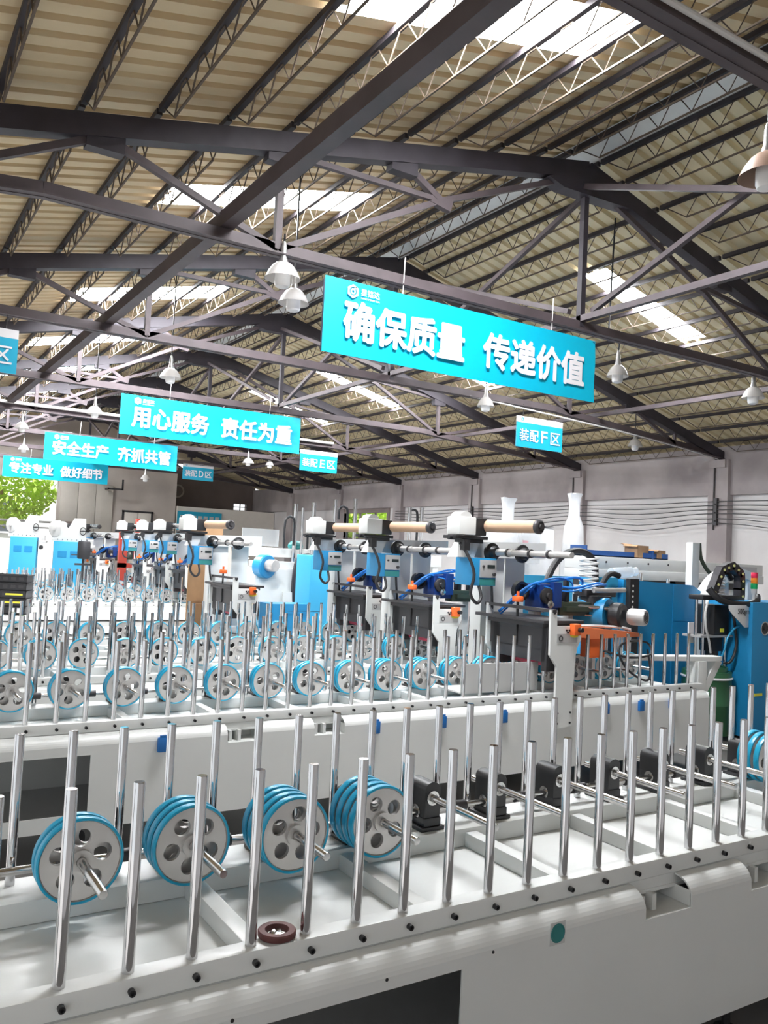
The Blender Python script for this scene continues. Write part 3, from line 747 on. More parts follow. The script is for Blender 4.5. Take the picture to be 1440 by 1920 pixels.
def gluer(label):
    t = E('glue_applicator', label, 'glue applicator', (5.25, 5.55, .76), 0, 'glue applicators beside the gantries')
    W('stand', MB().rbx(5.08, 5.16, 5.55, 5.63, .76, 1.36, .005).rbx(5.5, 5.58, 5.55, 5.63, .76, 1.36, .005), LGREY, t)
    g = W('gearbox', MB().rbx(5.02, 5.26, 5.42, 5.62, 1.36, 1.60, .015).rbx(5.14, 5.24, 5.38, 5.44, 1.40, 1.62, .008), DBLUE, t)
    W('gear_wheel', MB().lathe((5.09,5.42,1.50), (0,-1,0), [(.07,-.005),(.07,.02),(.055,.03),(.03,.03),(.025,.05),(0,.05)], 20), DGREY, t, g)
    W('drive_nut', MB().lathe((5.10,5.40,1.43), (0,-1,0), [(.035,0),(.035,.03),(.015,.035),(.015,.06),(0,.06)], 8), STEELROD, t, g)
    W('belt_wheel', MB().lathe((4.93,5.60,1.53), (0,-1,0), [(.0,0),(.085,0),(.085,.05),(.06,.05),(.05,.03),(.02,.03),(.02,.06),(0,.06)], 24), BLACK, t)
    W('rail', MB().rbx(5.24, 5.66, 5.40, 5.52, 1.33, 1.45, .006).bx(5.28,5.60,5.36,5.40,1.37,1.41), DGREEN, t)
    W('slide_block', MB().rbx(5.62, 5.86, 5.38, 5.54, 1.34, 1.51, .008).rbx(5.6,5.98,5.44,5.60,1.50,1.56,.006), DGREY, t)
    W('air_cylinder', MB().cyl((5.60,5.36,1.56),(6.0,5.36,1.57),.022,14), ALU, t)
    W('valve', MB().cyl((5.40,5.5,1.45),(5.40,5.5,1.66),.028,12).cyl((5.52,5.5,1.45),(5.52,5.5,1.52),.022,12), DGREY, t)
    W('sensor', MB().rbx(5.33,5.37,5.42,5.5,1.45,1.56,.004).rbx(5.68,5.74,5.34,5.38,1.26,1.36,.004), BLACK, t)
    for k, pts in enumerate(([(4.70,5.56,1.36),(4.83,5.50,1.50),(4.98,5.46,1.60),(5.2,5.45,1.63),(5.45,5.46,1.665),(5.60,5.5,1.64),(5.58,5.5,1.54)],
                [(4.70,5.58,1.35),(4.85,5.52,1.485),(5.0,5.5,1.575),(5.2,5.42,1.585),(5.4,5.40,1.575),(5.7,5.42,1.62),(5.86,5.46,1.60)],
                [(4.71,5.57,1.33),(4.87,5.53,1.47),(5.05,5.47,1.61),(5.25,5.44,1.66),(5.42,5.45,1.62),(5.43,5.45,1.54)],
                [(5.0,5.45,1.60),(5.15,5.40,1.56),(5.35,5.38,1.545),(5.6,5.36,1.60),(5.8,5.4,1.615)])):
        W('air_hose', MB().tube(pts, .0125 if k < 2 else .008, 8), HOSE, t)
    return t
uw = unwinder('unwinding head with long bare paper tube, on the bed with blue sockets')
ga = gantry('press gantry with orange stop box bolted to the bed with blue sockets')
gl = gluer('glue applicator with blue hoses on the bed with blue sockets')
def kidmap():
    d = {}
    for c in bpy.data.objects:
        if c.parent: d.setdefault(c.parent.name, []).append(c)
    return d
def dup(o, dx, dy, dz=0, label=None, km=None):
    c = copy_tree(o, None, km or kidmap()); c.location = Vector(o.location)+Vector((dx, dy, dz)); 
    if label: c['label'] = label
    return c
km = kidmap()
for dx, dy, nm in ((.06, 1.60, 'third bed from camera'), (.20, 3.07, 'fourth bed from camera')):
    dup(uw, dx, dy, 0, 'unwinding head with bare paper tube standing behind the %s' % nm, km)
    dup(ga, dx, dy+.05, 0, 'press gantry with orange stop box on the %s' % nm, km)
    dup(gl, dx, dy+.05, 0, 'glue applicator with blue hoses on the %s' % nm, km)
dup(uw, -.84, 4.55, -.02, 'unwinding head with paper tube beside the leaning brown cardboard sheet', km)
g_ = dup(ga, -.80, 4.55, 0, 'press gantry standing on the film covered bed by the cardboard sheet', km)
uw2 = unwinder('unwinding head with steel roller in far group, nearest of the trio', tube=False)
km = kidmap()
uw2.location += Vector((.22, 9.15, .03))
base = Vector((4.85, 5.95, 0))
def far_head(x, y, lab, lab2):
    c = copy_tree(uw2, None, km); c.location = base+Vector((x, y, .03)); c['label'] = lab
    if lab2:
        g = copy_tree(ga, None, km); g.location = ga.location+Vector((x, y+.1, 0)); g['label'] = lab2
        q = copy_tree(gl, None, km); q.location = gl.location+Vector((x, y+.1, 0)); q['label'] = lab2.replace('press gantry', 'glue applicator')
far_head(.30, 10.5, 'unwinding head with steel roller in far group, middle of the trio', 'press gantry in the far group, on its second bed')
far_head(.28, 11.9, 'unwinding head with steel roller in far group, beside red press frame', 'press gantry in the far group, on its third bed')
far_head(.30, 15.85, 'unwinding head at the far end of hall, right one of the pair', 'press gantry at the far end of hall, nearer of two')
far_head(.15, 17.15, 'unwinding head at the far end of hall, left one of the pair', 'press gantry at the far end of hall, farther of two')
g = copy_tree(ga, None, km); g.location = ga.location+Vector((.22, 9.25, 0)); g['label'] = 'press gantry in the far group, on its first bed'
q = copy_tree(gl, None, km); q.location = gl.location+Vector((.22, 9.25, 0)); q['label'] = 'glue applicator in the far group, on its first bed'

# glue motor, guard and cable on the second bed
gm = E('blower_motor', 'silver motor with blue drum and black fan wheel above orange guard', 'motor', (5.8, 5.3, .757))
a = Vector((5.70, 5.56, 1.345)); d = Vector((.33, -.94, .0)).normalized()
W('drum', MB().lathe(a, d, [(0,-.05),(.145,-.05),(.152,-.04),(.152,.22),(.145,.24),(0,.24)], 32), BLUE, gm)
W('fan_wheel', MB().lathe(a, d, [(0,.26),(.10,.26),(.115,.28),(.115,.36),(.10,.38),(.04,.385),(0,.385)], 28), BLACK, gm)
W('motor_body', MB().lathe(a+Vector((.04,-.02,0)), d, [(0,.38),(.062,.38),(.074,.40),(.074,.52),(.066,.54),(0,.54)], 28), ALU, gm)
W('motor_grille', MB().lathe(a+Vector((.04,-.02,0)), d, [(.05,.541),(.05,.543),(.042,.543),(.042,.541)], 24).lathe(a+Vector((.04,-.02,0)), d, [(.034,.541),(.034,.543),(.026,.543),(.026,.541)], 20).lathe(a+Vector((.04,-.02,0)), d, [(.018,.541),(.018,.543),(0,.543)], 16), DGREY, gm)
W('support_rod', MB().cyl((5.45,5.42,1.42),(5.80,5.26,1.40),.016,12).cyl((5.48,5.44,1.34),(5.78,5.30,1.33),.009,10), STEELROD, gm)
W('stand', MB().bx(5.70,5.74,5.44,5.48,.757,1.25), LGREY, gm)
og = E('orange_guard', 'orange guard cover with hanging black cable under the blower motor', 'guard', (5.7, 5.3, .757))
W('cover', MB().prism([(5.14,1.225),(5.30,1.25),(6.0,1.20),(6.03,1.165),(5.4,1.15),(5.14,1.19)], 'y', 5.18, 5.42), OGUARD, og)
W('switch_box', MB().rbx(5.42, 5.60, 5.20, 5.32, .985, 1.15, .008), ORANGE, og)
W('cable', MB().tube([(5.56,5.2,1.05),(5.75,5.05,1.0),(5.98,5.02,1.03),(6.02,5.1,1.12),(5.80,5.12,1.13),(5.66,5.1,1.06),(5.72,5.05,.90),(5.92,5.02,.80),(6.02,5.05,.86),(6.03,5.1,1.06)], .010, 8), RUBBER, og)
W('cloth_strip', MB().tube([(5.28,5.26,1.255),(5.45,5.22,1.26),(5.65,5.26,1.25),(5.8,5.2,1.245),(5.95,5.24,1.22)], .014, 6), FILM, og)
W('leg', MB().cyl((5.30,5.3,.757),(5.30,5.3,1.2),.012,10).cyl((5.92,5.3,.757),(5.92,5.3,1.18),.012,10), STEELROD, og)
tr = E('drip_tray', 'white sheet metal tray standing between posts under the press gantry', 'tray', (4.36, 5.12, .757))
W('front', MB().bx(3.97, 4.74, 5.11, 5.125, .76, .985), LGREY, tr)
W('floor', MB().bx(3.97, 4.74, 5.125, 5.42, .76, .772), LGREY, tr)
# white support bracket at the end of the second bed
sb = E('support_bracket', 'white angled bracket at the end of the bed with blue sockets', 'bracket', (6.66, 5.1, 0))
W('shelf', MB().prism([(5.95,5.32),(6.10,5.35),(6.98,5.12),(6.98,5.02),(6.86,5.0),(5.95,5.24)], 'z', .945, .985), WHITE, sb)
W('upright', MB().rbx(6.64, 6.76, 5.02, 5.12, .0, .945, .006), WHITE, sb)
W('strut', MB().beam((6.70,5.07,.62),(6.95,5.07,.95), .09, .08), WHITE, sb)

# ---------------------------------------------------------------- things on and behind the beds
cr = [('black crate stack base', 0)]
for i in range(5):
    t = E('black_crate', 'black plastic crate on film covered bed, %s from the bottom of its stack' % ordn(i+1), 'crate', (1.80, 12.2, .755+.105*i), -.45, 'stacked black crates')
    m = MB().bx(-.24,.24,-.15,.15,0,.01).bx(-.24,.24,-.15,-.14,0,.098).bx(-.24,.24,.14,.15,0,.098).bx(-.24,-.23,-.15,.15,0,.098).bx(.23,.24,-.15,.15,0,.098)
    P('shell', m, RUBBER, t, smooth=False)
    P('rim', MB().bx(-.25,.25,-.16,-.145,.085,.1).bx(-.25,.25,.145,.16,.085,.1).bx(-.25,-.235,-.16,.16,.085,.1).bx(.235,.25,-.16,.16,.085,.1), BLACK, t, smooth=False)
    if i in (1, 2): P('yellow_label', MB().bx(-.02,.20,-.154,-.15,.04,.065), YEL, t)
    if i == 0:
        for x in (-.13, .04, .14): P('white_tag', MB().bx(x,x+.07,-.154,-.15,.02,.085), SIGNW, t)
    else:
        for x in (-.16,-.06,.04,.14): P('window_slot', MB().bx(x,x+.06,-.153,-.15,.03,.07), DGREY, t)
cs = E('cardboard_sheet', 'brown cardboard sheet leaning behind an unwinding head', 'cardboard', (3.95, 10.85, 0), .2)
P('sheet', MB().bx(-.20, .30, 0, .012, 0, 2.03).bx(-.20,.30,-.06,0,1.0,1.01), CARD, cs, smooth=False)
def cabinet_far(x, y, lab):
    t = E('coating_unit', lab, 'coating unit', (x, y, 0), -.25)
    P('cabinet', MB().rbx(-.42, .42, 0, .5, 0, 1.72, .01), SKYB, t)
    for xx in (-.30, .04): P('recess', MB().bx(xx, xx+.25, -.006, 0, 1.38, 1.52), BLUE, t)
    P('back_plate', MB().prism([(-.5,1.72),(-.5,2.12),(-.30,2.16),(-.05,2.0),(.1,2.22),(.42,2.22),(.46,1.72)], 'y', .05, .08), WHITE, t)
    P('reel', MB().lathe((-.42,.05,1.98), (0,-1,0), [(0,0),(.17,0),(.17,.02),(.15,.03),(.03,.03),(.03,.10),(0,.10)], 28), LGREY, t)
    P('hand_wheel', MB().lathe((.36,.05,1.95), (0,-1,0), [(.08,.04),(.09,.05),(.08,.06),(.07,.05),(.08,.04)], 20).bx(.29,.43,-.01,0,1.94,1.96).cyl((.36,.05,1.95),(.36,-.03,1.95),.015,10), BLACK, t)
    for k in range(6): P('bolt', MB().cyl((-.32+.13*k,.05,1.76),(-.32+.13*k,.02,1.76),.012,8), DGREY, t)
    P('side_shelf', MB().rbx(.46,.72,.06,.4,1.6,1.66,.006).rbx(.5,.66,.1,.3,1.66,1.78,.006), LGREY, t)
    P('guide_roller', MB().cyl((.55,-.05,1.5),(.55,.35,1.5),.05,14), BLACK, t)
    return t
c_ = cabinet_far(3.80, 18.5, 'blue fronted coating unit with white back plate, nearer the gantries')
c_.scale = (.72, 1, 1)
c_ = cabinet_far(3.28, 20.9, 'blue fronted coating unit with white back plate, next to open doorway'); c_.scale = (.68, 1, 1.03)
gb = E('glue_bucket', 'black round bucket hanging in bracket beside far coating unit', 'bucket', (3.62, 16.3, 0))
P('bucket', MB().lathe((0,0,1.42), (0,0,1), [(0,0),(.10,0),(.115,.03),(.115,.30),(.10,.33),(0,.33)], 20), RUBBER, gb)
P('bracket', MB().bx(-.22,.22,-.01,.02,1.48,1.50).bx(-.15,.13,-.03,.03,1.30,1.335).bx(-.02,.02,0,.03,0,1.42), DGREY, gb)
# tall blue cabinet and white chassis between beds and doorway
tc = E('tall_cabinet', 'tall light blue steel cabinet behind the fourth bed', 'cabinet', (5.22, 9.75, 0))
P('body', MB().rbx(-.20,.22,0,.42,.12,1.73,.01), SKYB, tc)
P('seam_strip', MB().bx(.12,.19,-.006,0,.5,1.72), BLUE, tc)
for z in (.7,.95,1.2,1.45): P('hinge', MB().bx(.14,.17,-.012,-.005,z,z+.03), GREY, tc)
P('plinth', MB().bx(-.72,.25,.0,.40,0,.12).bx(-.72,-.2,.02,.38,.12,1.09), BLUE, tc)
P('louvre', MB().bx(-.50,.0,-.004,.0,1.0,1.004), DGREY, tc)
hw = E('lifting_press', 'white machine with blue blower drum and tall chrome lifting posts', 'machine', (5.4, 11.4, 0))
P('body', MB().rbx(-.42,.32,.02,.9,.1,1.50,.02).rbx(-.42,.9,.1,.3,1.50,1.60,.008).rbx(-.6,.9,.35,.55,1.66,1.80,.01), WHITE, hw)
P('blower_drum', MB().lathe((-.30,.04,1.52), (.3,-.9,0), [(0,-.05),(.17,-.05),(.175,.02),(.175,.10),(.16,.12),(0,.12)], 28), BLUE, hw)
P('blower_motor', MB().lathe((-.27,-.08,1.54), (.3,-.9,0), [(0,0),(.085,0),(.09,.02),(.09,.14),(.08,.16),(0,.16)], 24), ALU, hw)
P('cable_chain', MB().tube([(.22,.0,.9),(.20,-.02,1.3),(.24,-.02,1.62),(.38,0,1.70),(.52,.1,1.68)], .045, 6), CHAIN, hw)
P('base', MB().bx(-.5,.9,0,.95,0,.1), DGREY, hw)
P('angle_bracket', MB().prism([(.02,.75),(.3,1.1),(.3,1.15),(.02,1.15)], 'y', -.03, .0), WHITE, hw)
for i, (x, y, z) in enumerate([(5.73,11.73,2.50),(5.97,11.58,2.53)]):
    P('lifting_post', MB().cyl((x-5.4,y-11.4,1.6),(x-5.4,y-11.4,z),.032,14).cyl((x-5.4,y-11.4,z-.02),(x-5.4,y-11.4,z),.036,14), CHROME, hw)
P('lifting_post', MB().cyl((.42,.26,1.6),(.42,.26,2.44),.022,12), CHROME, hw)
for x in (.12, .52): P('cable_loop', MB().tube([(x,.25,1.8),(x,.25,2.18),(x+.05,.25,2.28),(x+.12,.25,2.28),(x+.16,.25,2.2),(x+.16,.25,1.85)], .018, 8), RUBBER, hw)
P('air_tank', MB().sphere((.40,.42,1.84),.13,.09,.09,14,8), TEAL, hw)
P('clear_panel', MB().bx(-.5,.1,.4,.42,1.82,2.08), CLEAR, hw)
P('regulator', MB().rbx(.62,.72,.05,.12,1.66,1.74,.01), SKYB, hw)
def posts_pair(label, pts, group=None):
    x0 = sum(p[0] for p in pts)/len(pts); y0 = sum(p[1] for p in pts)/len(pts)
    t = E('lifting_post_frame', label, 'lifting frame', (x0, y0, 0), 0, group)
    P('base_beam', MB().rbx(-.45,.45,-.12,.12,1.62,1.80,.01).bx(-.4,-.3,-.1,.1,0,1.62).bx(.3,.4,-.1,.1,0,1.62), WHITE, t)
    for x, y, z in pts: P('lifting_post', MB().cyl((x-x0,0,1.8),(x-x0,0,z),.030,14).cyl((x-x0,0,z-.02),(x-x0,0,z),.036,14), CHROME, t)
    P('cable_loop', MB().tube([(.10,.1,1.8),(.10,.1,2.40),(.05,.1,2.5),(-.02,.1,2.5),(-.06,.1,2.44),(-.06,.1,2.3)], .02, 8), RUBBER, t)
    return t
posts_pair('white frame with two chrome lifting posts before the wall doorway', [(6.30,11.5,2.6),(6.66,11.5,2.64)], 'lifting frames')
posts_pair('white frame with two chrome lifting posts and black cable loop', [(7.23,10.8,2.53),(7.46,10.8,2.54)], 'lifting frames')
rp = E('red_press_frame', 'red steel press frame near the cream partition', 'press', (6.9, 18.3, 0))
P('frame', MB().bx(-.12,-.04,0,.08,0,2.25).bx(.3,.38,0,.08,0,1.9).bx(-.12,.38,0,.08,1.0,1.1), REDP, rp)
P('bed', MB().bx(-.3,.5,-.2,.3,.8,1.0).bx(-.25,-.17,-.1,0,0,.8).bx(.37,.45,-.1,0,0,.8), REDP, rp)
rp2 = E('red_press_frame', 'red steel post frame beside the unwinding trio', 'press', (5.05, 18.9, 0))
P('frame', MB().bx(-.10,.08,0,.1,0,2.15).bx(.25,.33,0,.1,0,2.3).bx(-.1,.33,0,.1,1.2,1.3), REDP, rp2)

# wrapped machines near the right wall
def wrapped(x, y, top, label):
    t = E('wrapped_column', label, 'wrapped column', (x, y, 0), 0, 'columns wrapped in white film')
    m = MB(); n = 16; vs = []; L = [(.20,.0),(.21,1.0),(.20,1.7),(.17,2.1),(.15,2.3),(.09,2.45),(.085,2.62),(.10,2.72),(.125,2.78)]
    for r, z in L:
        zz = z*top/2.78
        for k in range(n):
            rr = r*(1+random.uniform(-.07,.07)); vs.append((rr*1.05*math.cos(2*PI*k/n), rr*.8*math.sin(2*PI*k/n), zz+random.uniform(-.012,.012)))
    fs = [(i*n+k, i*n+(k+1)%n, (i+1)*n+(k+1)%n, (i+1)*n+k) for i in range(len(L)-1) for k in range(n)]
    fs.append(tuple(range((len(L)-1)*n, len(L)*n)))
    m.add(vs, fs); P('film_wrap', m, FILM, t)
    return t
wrapped(7.72, 9.05, 2.66, 'column wrapped in white film, seen beside the nearest paper tube')
wrapped(9.0, 9.05, 2.82, 'taller column wrapped in white film, right of the wrapped body')
wb = E('wrapped_machine', 'bulky machine body wrapped in white film between two wrapped columns', 'machine', (8.4, 9.4, 0))
P('body', MB().rbx(-.42,.42,-.15,.6,0,2.30,.05), FILM, wb)
P('film_sheet', film(-.44,.44,-.17,.62,2.315,16,.02), FILM, wb)
P('clear_cover', MB().rbx(-.42,-.05,-.36,-.16,1.75,2.2,.02), CLEAR, wb)
P('pink_tag', MB().bx(-.40,-.30,-.37,-.362,1.95,2.08), PINK, wb)
# upper white beam machine with blue rack and boxes
ub = E('white_machine_frame', 'long white beam frame with round holes, standing before right wall', 'machine', (10.2, 8.0, 0))
P('beam', MB().rbx(-1.9,1.9,0,.5,1.60,1.73,.01).rbx(-1.9,1.9,.02,.5,1.73,1.90,.008), WHITE, ub)
for k in range(8): P('bolt_hole', MB().cyl((-1.6+.42*k,.021,1.83),(-1.6+.42*k,.012,1.83),.014,12), DGREY, ub)
for x in (-1.7, -.2, 1.6): P('leg', MB().rbx(x,x+.14,.1,.4,0,1.6,.008), WHITE, ub)
P('dark_underframe', MB().bx(-1.85,1.85,.1,.45,1.50,1.60), DGREY, ub)
P('sheet_cover', MB().bx(1.1,1.7,-.01,.0,1.62,1.86), GREY, ub)
bt = E('blue_rack', 'blue steel rack tray lying along the white beam frame', 'rack', (9.4, 8.25, 1.902))
P('tray', MB().bx(-1.1,.55,-.15,.15,.0,.015).bx(-1.1,.55,-.15,-.135,0,.08).bx(-1.1,.55,.135,.15,0,.08).bx(-1.1,-1.08,-.15,.15,0,.14).bx(.2,.24,-.16,.16,0,.12), BTRAY, bt)
for i, (x, w_, h_, lb) in enumerate([(9.40,.36,.17,'open cardboard box on the blue rack'),(9.80,.24,.12,'smaller crumpled cardboard box on the blue rack end')]):
    t = E('cardboard_box', lb, 'box', (x, 8.2, 1.915), .3, 'cardboard boxes')
    P('box', MB().bx(-w_/2,w_/2,-.1,-.092,0,h_).bx(-w_/2,w_/2,.092,.1,0,h_).bx(-w_/2,-w_/2+.008,-.1,.1,0,h_).bx(w_/2-.008,w_/2,-.1,.1,0,h_).bx(-w_/2,w_/2,-.1,.1,0,.006), CARD, t, smooth=False)
    P('flap', MB().beam((-w_/2-.05,0,h_-.02),(-w_/2,0,h_), .2, .005).beam((0,.1,h_),(0,.16,h_+.02), w_, .005), CARD, t, smooth=False)

# blue machine housing right of the second bed
bh = E('blue_housing', 'large blue steel machine housing with sloped corner', 'cabinet', (7.6, 6.35, 0))
W('panel', MB().prism([(6.98,.12),(6.98,1.645),(8.12,1.605),(8.52,1.42),(8.52,.12)], 'y', 6.25, 6.9), BLUE, bh)
W('upper_panel', MB().prism([(7.78,1.20),(7.78,1.612),(8.12,1.60),(8.515,1.415),(8.515,1.20)], 'y', 6.243, 6.25), BLUE, bh)
W('lower_panel', MB().bx(7.78, 8.515, 6.243, 6.25, .14, 1.19), BLUE, bh)
W('stud', MB().cyl((7.75,6.3,1.61),(7.75,6.3,1.67),.018,10).cyl((7.3,6.3,1.62),(7.3,6.3,1.72),.02,10), STEELROD, bh)
W('plinth', MB().bx(6.98,8.52,6.28,6.88,0,.12), BLACK, bh)
fs_ = single('film_roll', MB().lathe((7.05,6.5,1.70), (1,-.1,.1), [(0,0),(.06,0),(.065,.05),(.06,.28),(.045,.3),(.05,.36),(0,.38)], 16), CLEAR, 'clear film bundle with pink end lying on blue housing', 'film roll')
lb = E('blue_side_cover', 'low blue cover panel behind the glue applicators', 'cover', (5.9, 6.35, 0))
W('panel', MB().bx(5.35, 6.28, 6.3, 6.36, 1.25, 1.655).bx(6.6,6.95,6.3,6.36,1.36,1.66), SKYB, lb)
W('stand', MB().bx(5.4,5.46,6.36,6.42,0,1.6).bx(6.88,6.94,6.36,6.42,0,1.6).bx(5.4,6.94,6.36,6.4,1.3,1.36), DGREY, lb)
cp = E('black_terminal_post', 'black perforated post beside the blue housing', 'post', (6.95, 6.1, 0))
P('post', MB().rbx(-.07,.07,-.03,.03,0,1.66,.005), BLACK, cp)
for k in range(8): P('pin', MB().cyl((-.03,-.031,1.20+.055*k),(-.03,-.036,1.20+.055*k),.012,8), LGREY, cp)
# coiled hose and black arcs
ch = E('hose_arch', 'black arched hose with white spring coil behind glue applicator', 'hose', (6.35, 6.5, 0))
W('hose', MB().tube([(5.75,6.2,1.30),(5.85,6.2,1.66),(6.02,6.2,1.86),(6.25,6.2,1.92),(6.45,6.2,1.84),(6.5,6.2,1.62),(6.48,6.2,1.2),(6.48,6.2,0)], .035, 10), RUBBER, ch)
coil = [(6.32+.09*math.cos(k*1.05)+.0, 6.12+.09*math.sin(k*1.05), 1.30+.0085*k) for k in range(66)]
W('coil', MB().tube(coil, .011, 6, 2), FILM, ch)
W('side_hose', MB().tube([(6.55,6.2,1.30),(6.60,6.2,1.58),(6.72,6.2,1.70),(6.85,6.2,1.68)], .03, 10), RUBBER, ch)

# white post, cable chain, funnel, pump and drum at the right
wp = E('white_post', 'white square post standing behind blue housing', 'post', (9.14, 7.05, 0))
P('post', MB().rbx(-.07,.07,-.05,.05,0,2.13,.006), WHITE, wp)
P('cable_strip', MB().tube([(.10,-.02,2.13),(.12,-.04,1.92),(.24,-.1,1.74),(.45,-.12,1.72),(.62,-.1,1.80),(.80,-.1,1.86)], .026, 6), DGREEN, wp)
rb = E('right_cabinet', 'blue control cabinet at the right edge with fan and signal tower beside it', 'cabinet', (8.6, 5.7, 0))
W('body', MB().rbx(8.14, 9.2, 5.5, 6.05, .03, 1.468, .008), BLUE, rb)
W('plinth', MB().bx(8.18,9.2,5.54,6.0,0,.03), BLACK, rb)
fan = W('fan', MB().lathe((8.36,5.5,1.19), (0,-1,0), [(.07,0),(.075,.006),(.066,.008),(.062,.0)], 20), GREY, rb)
W('fan_blade', MB().lathe((8.36,5.5,1.19), (0,-1,0), [(0,0),(.062,.001)], 20).cyl((8.36,5.5,1.19),(8.36,5.49,1.19),.02,12), BLACK, rb, fan)
W('sticker', MB().bx(8.20,8.34,5.495,5.5,.47,.50), YEL, rb)
st = E('signal_tower', 'signal tower lamp with red, orange and green tiers on blue cabinet', 'signal lamp', (8.33, 5.62, 1.468))
P('stem', MB().lathe((0,0,0), (0,0,1), [(.05,0),(.05,.012),(.02,.02),(.018,.07),(.026,.085),(.032,.10),(.034,.14)], 18), LGREY, st)
for i, (mm, nm) in enumerate(((LEDG,'green_tier'),(LEDO,'orange_tier'),(LEDR,'red_tier'))):
    P(nm, MB().lathe((0,0,.14+.06*i), (0,0,1), [(.034,0),(.036,.004),(.036,.056),(.034,.06),(0,.06)], 20), mm, st)
cc = E('cable_chain_arch', 'black cable chain arch with yellow pins above the white funnel', 'cable chain', (7.95, 5.9, 1.3))
arch = [(7.74,1.555),(7.79,1.64),(7.835,1.725),(7.885,1.80),(7.96,1.825),(8.05,1.85),(8.13,1.805),(8.205,1.765),(8.215,1.685),(8.215,1.60),(8.215,1.52)]
ar = MB()
for k in range(len(arch)-1):
    a = Vector((arch[k][0], 5.72, arch[k][1])); b = Vector((arch[k+1][0], 5.72, arch[k+1][1]))
    ar.beam(a-(b-a)*.12, b+(b-a)*.12, .085, .085, (0,1,0))
W('chain_link', ar, CHAIN, cc)
for x, z in arch: W('pin', MB().cyl((x,5.678,z),(x,5.668,z),.014,12), CHAINY, cc)
W('mount', MB().rbx(7.55,8.26,5.68,5.86,1.475,1.525,.006), BLACK, cc)
W('bundle', MB().tube([(7.62,5.66,1.60),(7.68,5.60,1.50),(7.86,5.57,1.45),(8.10,5.56,1.44),(8.32,5.58,1.47),(8.45,5.66,1.53)], .033, 10), RUBBER, cc)
W('inner_hose', MB().tube([(7.93,5.80,1.52),(7.93,5.80,1.68),(8.0,5.80,1.755),(8.1,5.80,1.77),(8.18,5.8,1.70)], .03, 10), RUBBER, cc)
W('coil', MB().tube([(7.93+.05*math.cos(k*1.05), 5.76+.05*math.sin(k*1.05), 1.52+.006*k) for k in range(36)], .008, 6, 2), LGREY, cc)
wa = E('white_arc_guard', 'curved white guard ring behind the cable chain', 'guard', (8.0, 6.0, 0))
arcp = [(8.78+.62*math.cos(math.radians(q)), 1.22+.60*math.sin(math.radians(q))) for q in range(60, 186, 7)]+[(8.78+.52*math.cos(math.radians(q)), 1.22+.50*math.sin(math.radians(q))) for q in range(185, 59, -7)]
W('arc', MB().prism(arcp, 'y', 6.1, 6.3), WHITE, wa)
W('stand', MB().bx(8.17,8.27,6.12,6.28,0,1.24).bx(8.95,9.05,6.12,6.28,0,1.74), WHITE, wa)
W('clear_window', MB().bx(8.30,8.70,6.2,6.21,1.42,1.66), CLEAR, wa)
fu = E('paper_funnel', 'white funnel sheet with pencilled 500 mark below the black cable bundle', 'funnel', (8.0, 5.6, 1.0))
nn = 20; vs = []; fs = []
for i in range(nn+1):
    x = 7.80+.36*i/nn; lo = 1.40-.20*min(1, (i/nn)*1.5)**.75
    for z in (1.435, lo): vs.append((x, 5.55-.03*math.sin(PI*i/nn), z))
for i in range(nn): fs.append((2*i, 2*i+1, 2*i+3, 2*i+2))
fm = MB().add(vs, fs); fm.add([(x, y+.004, z) for x, y, z in vs], fs)
W('sheet', fm, FILM, fu)
lt = text_mesh('500gm', DGREY, .01)
for v in lt.vertices: v.co = Vector((7.905+v.co.x*.075-fu.location[0], 5.515-fu.location[1], 1.345+v.co.y*.078-fu.location[2]))
P('pencil_lettering', lt, DGREY, fu)
pu = E('melter_pump', 'glue melting pump on silver posts above the green drum', 'pump', (7.88, 5.85, 0))
for x in (7.60, 7.72, 8.10): W('post', MB().cyl((x,5.80,.0),(x,5.80,1.475),.018,12), CHROME, pu)
W('motor', MB().rbx(7.80,8.05,5.72,5.95,1.10,1.42,.01), BLACK, pu)
W('lower_motor', MB().rbx(7.82,8.0,5.76,5.92,.92,1.08,.01), RUBBER, pu)
W('warning_label', MB().bx(7.90,7.96,5.712,5.72,1.13,1.17), YEL, pu)
W('plate', MB().bx(7.58,8.12,5.72,5.95,1.075,1.098).bx(7.58,8.12,5.72,5.95,.02,.05), GREY, pu)
W('white_board', MB().bx(7.62,7.76,5.90,5.915,1.0,1.22), SIGNW, pu)
W('piston', MB().cyl((7.93,5.84,.78),(7.93,5.84,.95),.07,16).cyl((7.86,5.80,.80),(7.86,5.80,1.08),.012,8), DGREY, pu)
W('cable', MB().tube([(8.06,5.7,1.40),(8.10,5.68,1.2),(8.10,5.66,.98),(8.04,5.68,.82),(8.0,5.74,.80)], .015, 8), RUBBER, pu)
W('blue_hose', MB().tube([(8.14,5.66,1.20),(8.02,5.64,1.17),(7.92,5.64,1.08),(7.90,5.66,.95),(7.88,5.7,.82)], .010, 8), SKYB, pu)
W('grey_hose', MB().tube([(7.60,5.66,1.45),(7.54,5.64,1.34),(7.56,5.64,1.18),(7.64,5.66,1.05),(7.70,5.68,.92)], .012, 8), LGREY, pu)
dm = E('glue_drum', 'green steel drum under the melting pump at the right', 'drum', (7.86, 5.84, .05))
P('barrel', MB().lathe((0,0,0), (0,0,1), [(0,0),(.25,0),(.255,.02),(.255,.30),(.262,.31),(.262,.33),(.255,.34),(.255,.58),(.262,.59),(.262,.61),(.255,.62),(.255,.66),(.215,.665),(.215,.70),(.21,.71),(.20,.705),(.20,.69),(0,.69)], 36), GREEN, dm)
P('rim_band', MB().lathe((0,0,.585), (0,0,1), [(.262,.0),(.268,.008),(.268,.018),(.262,.026)], 36), SIGNW, dm)
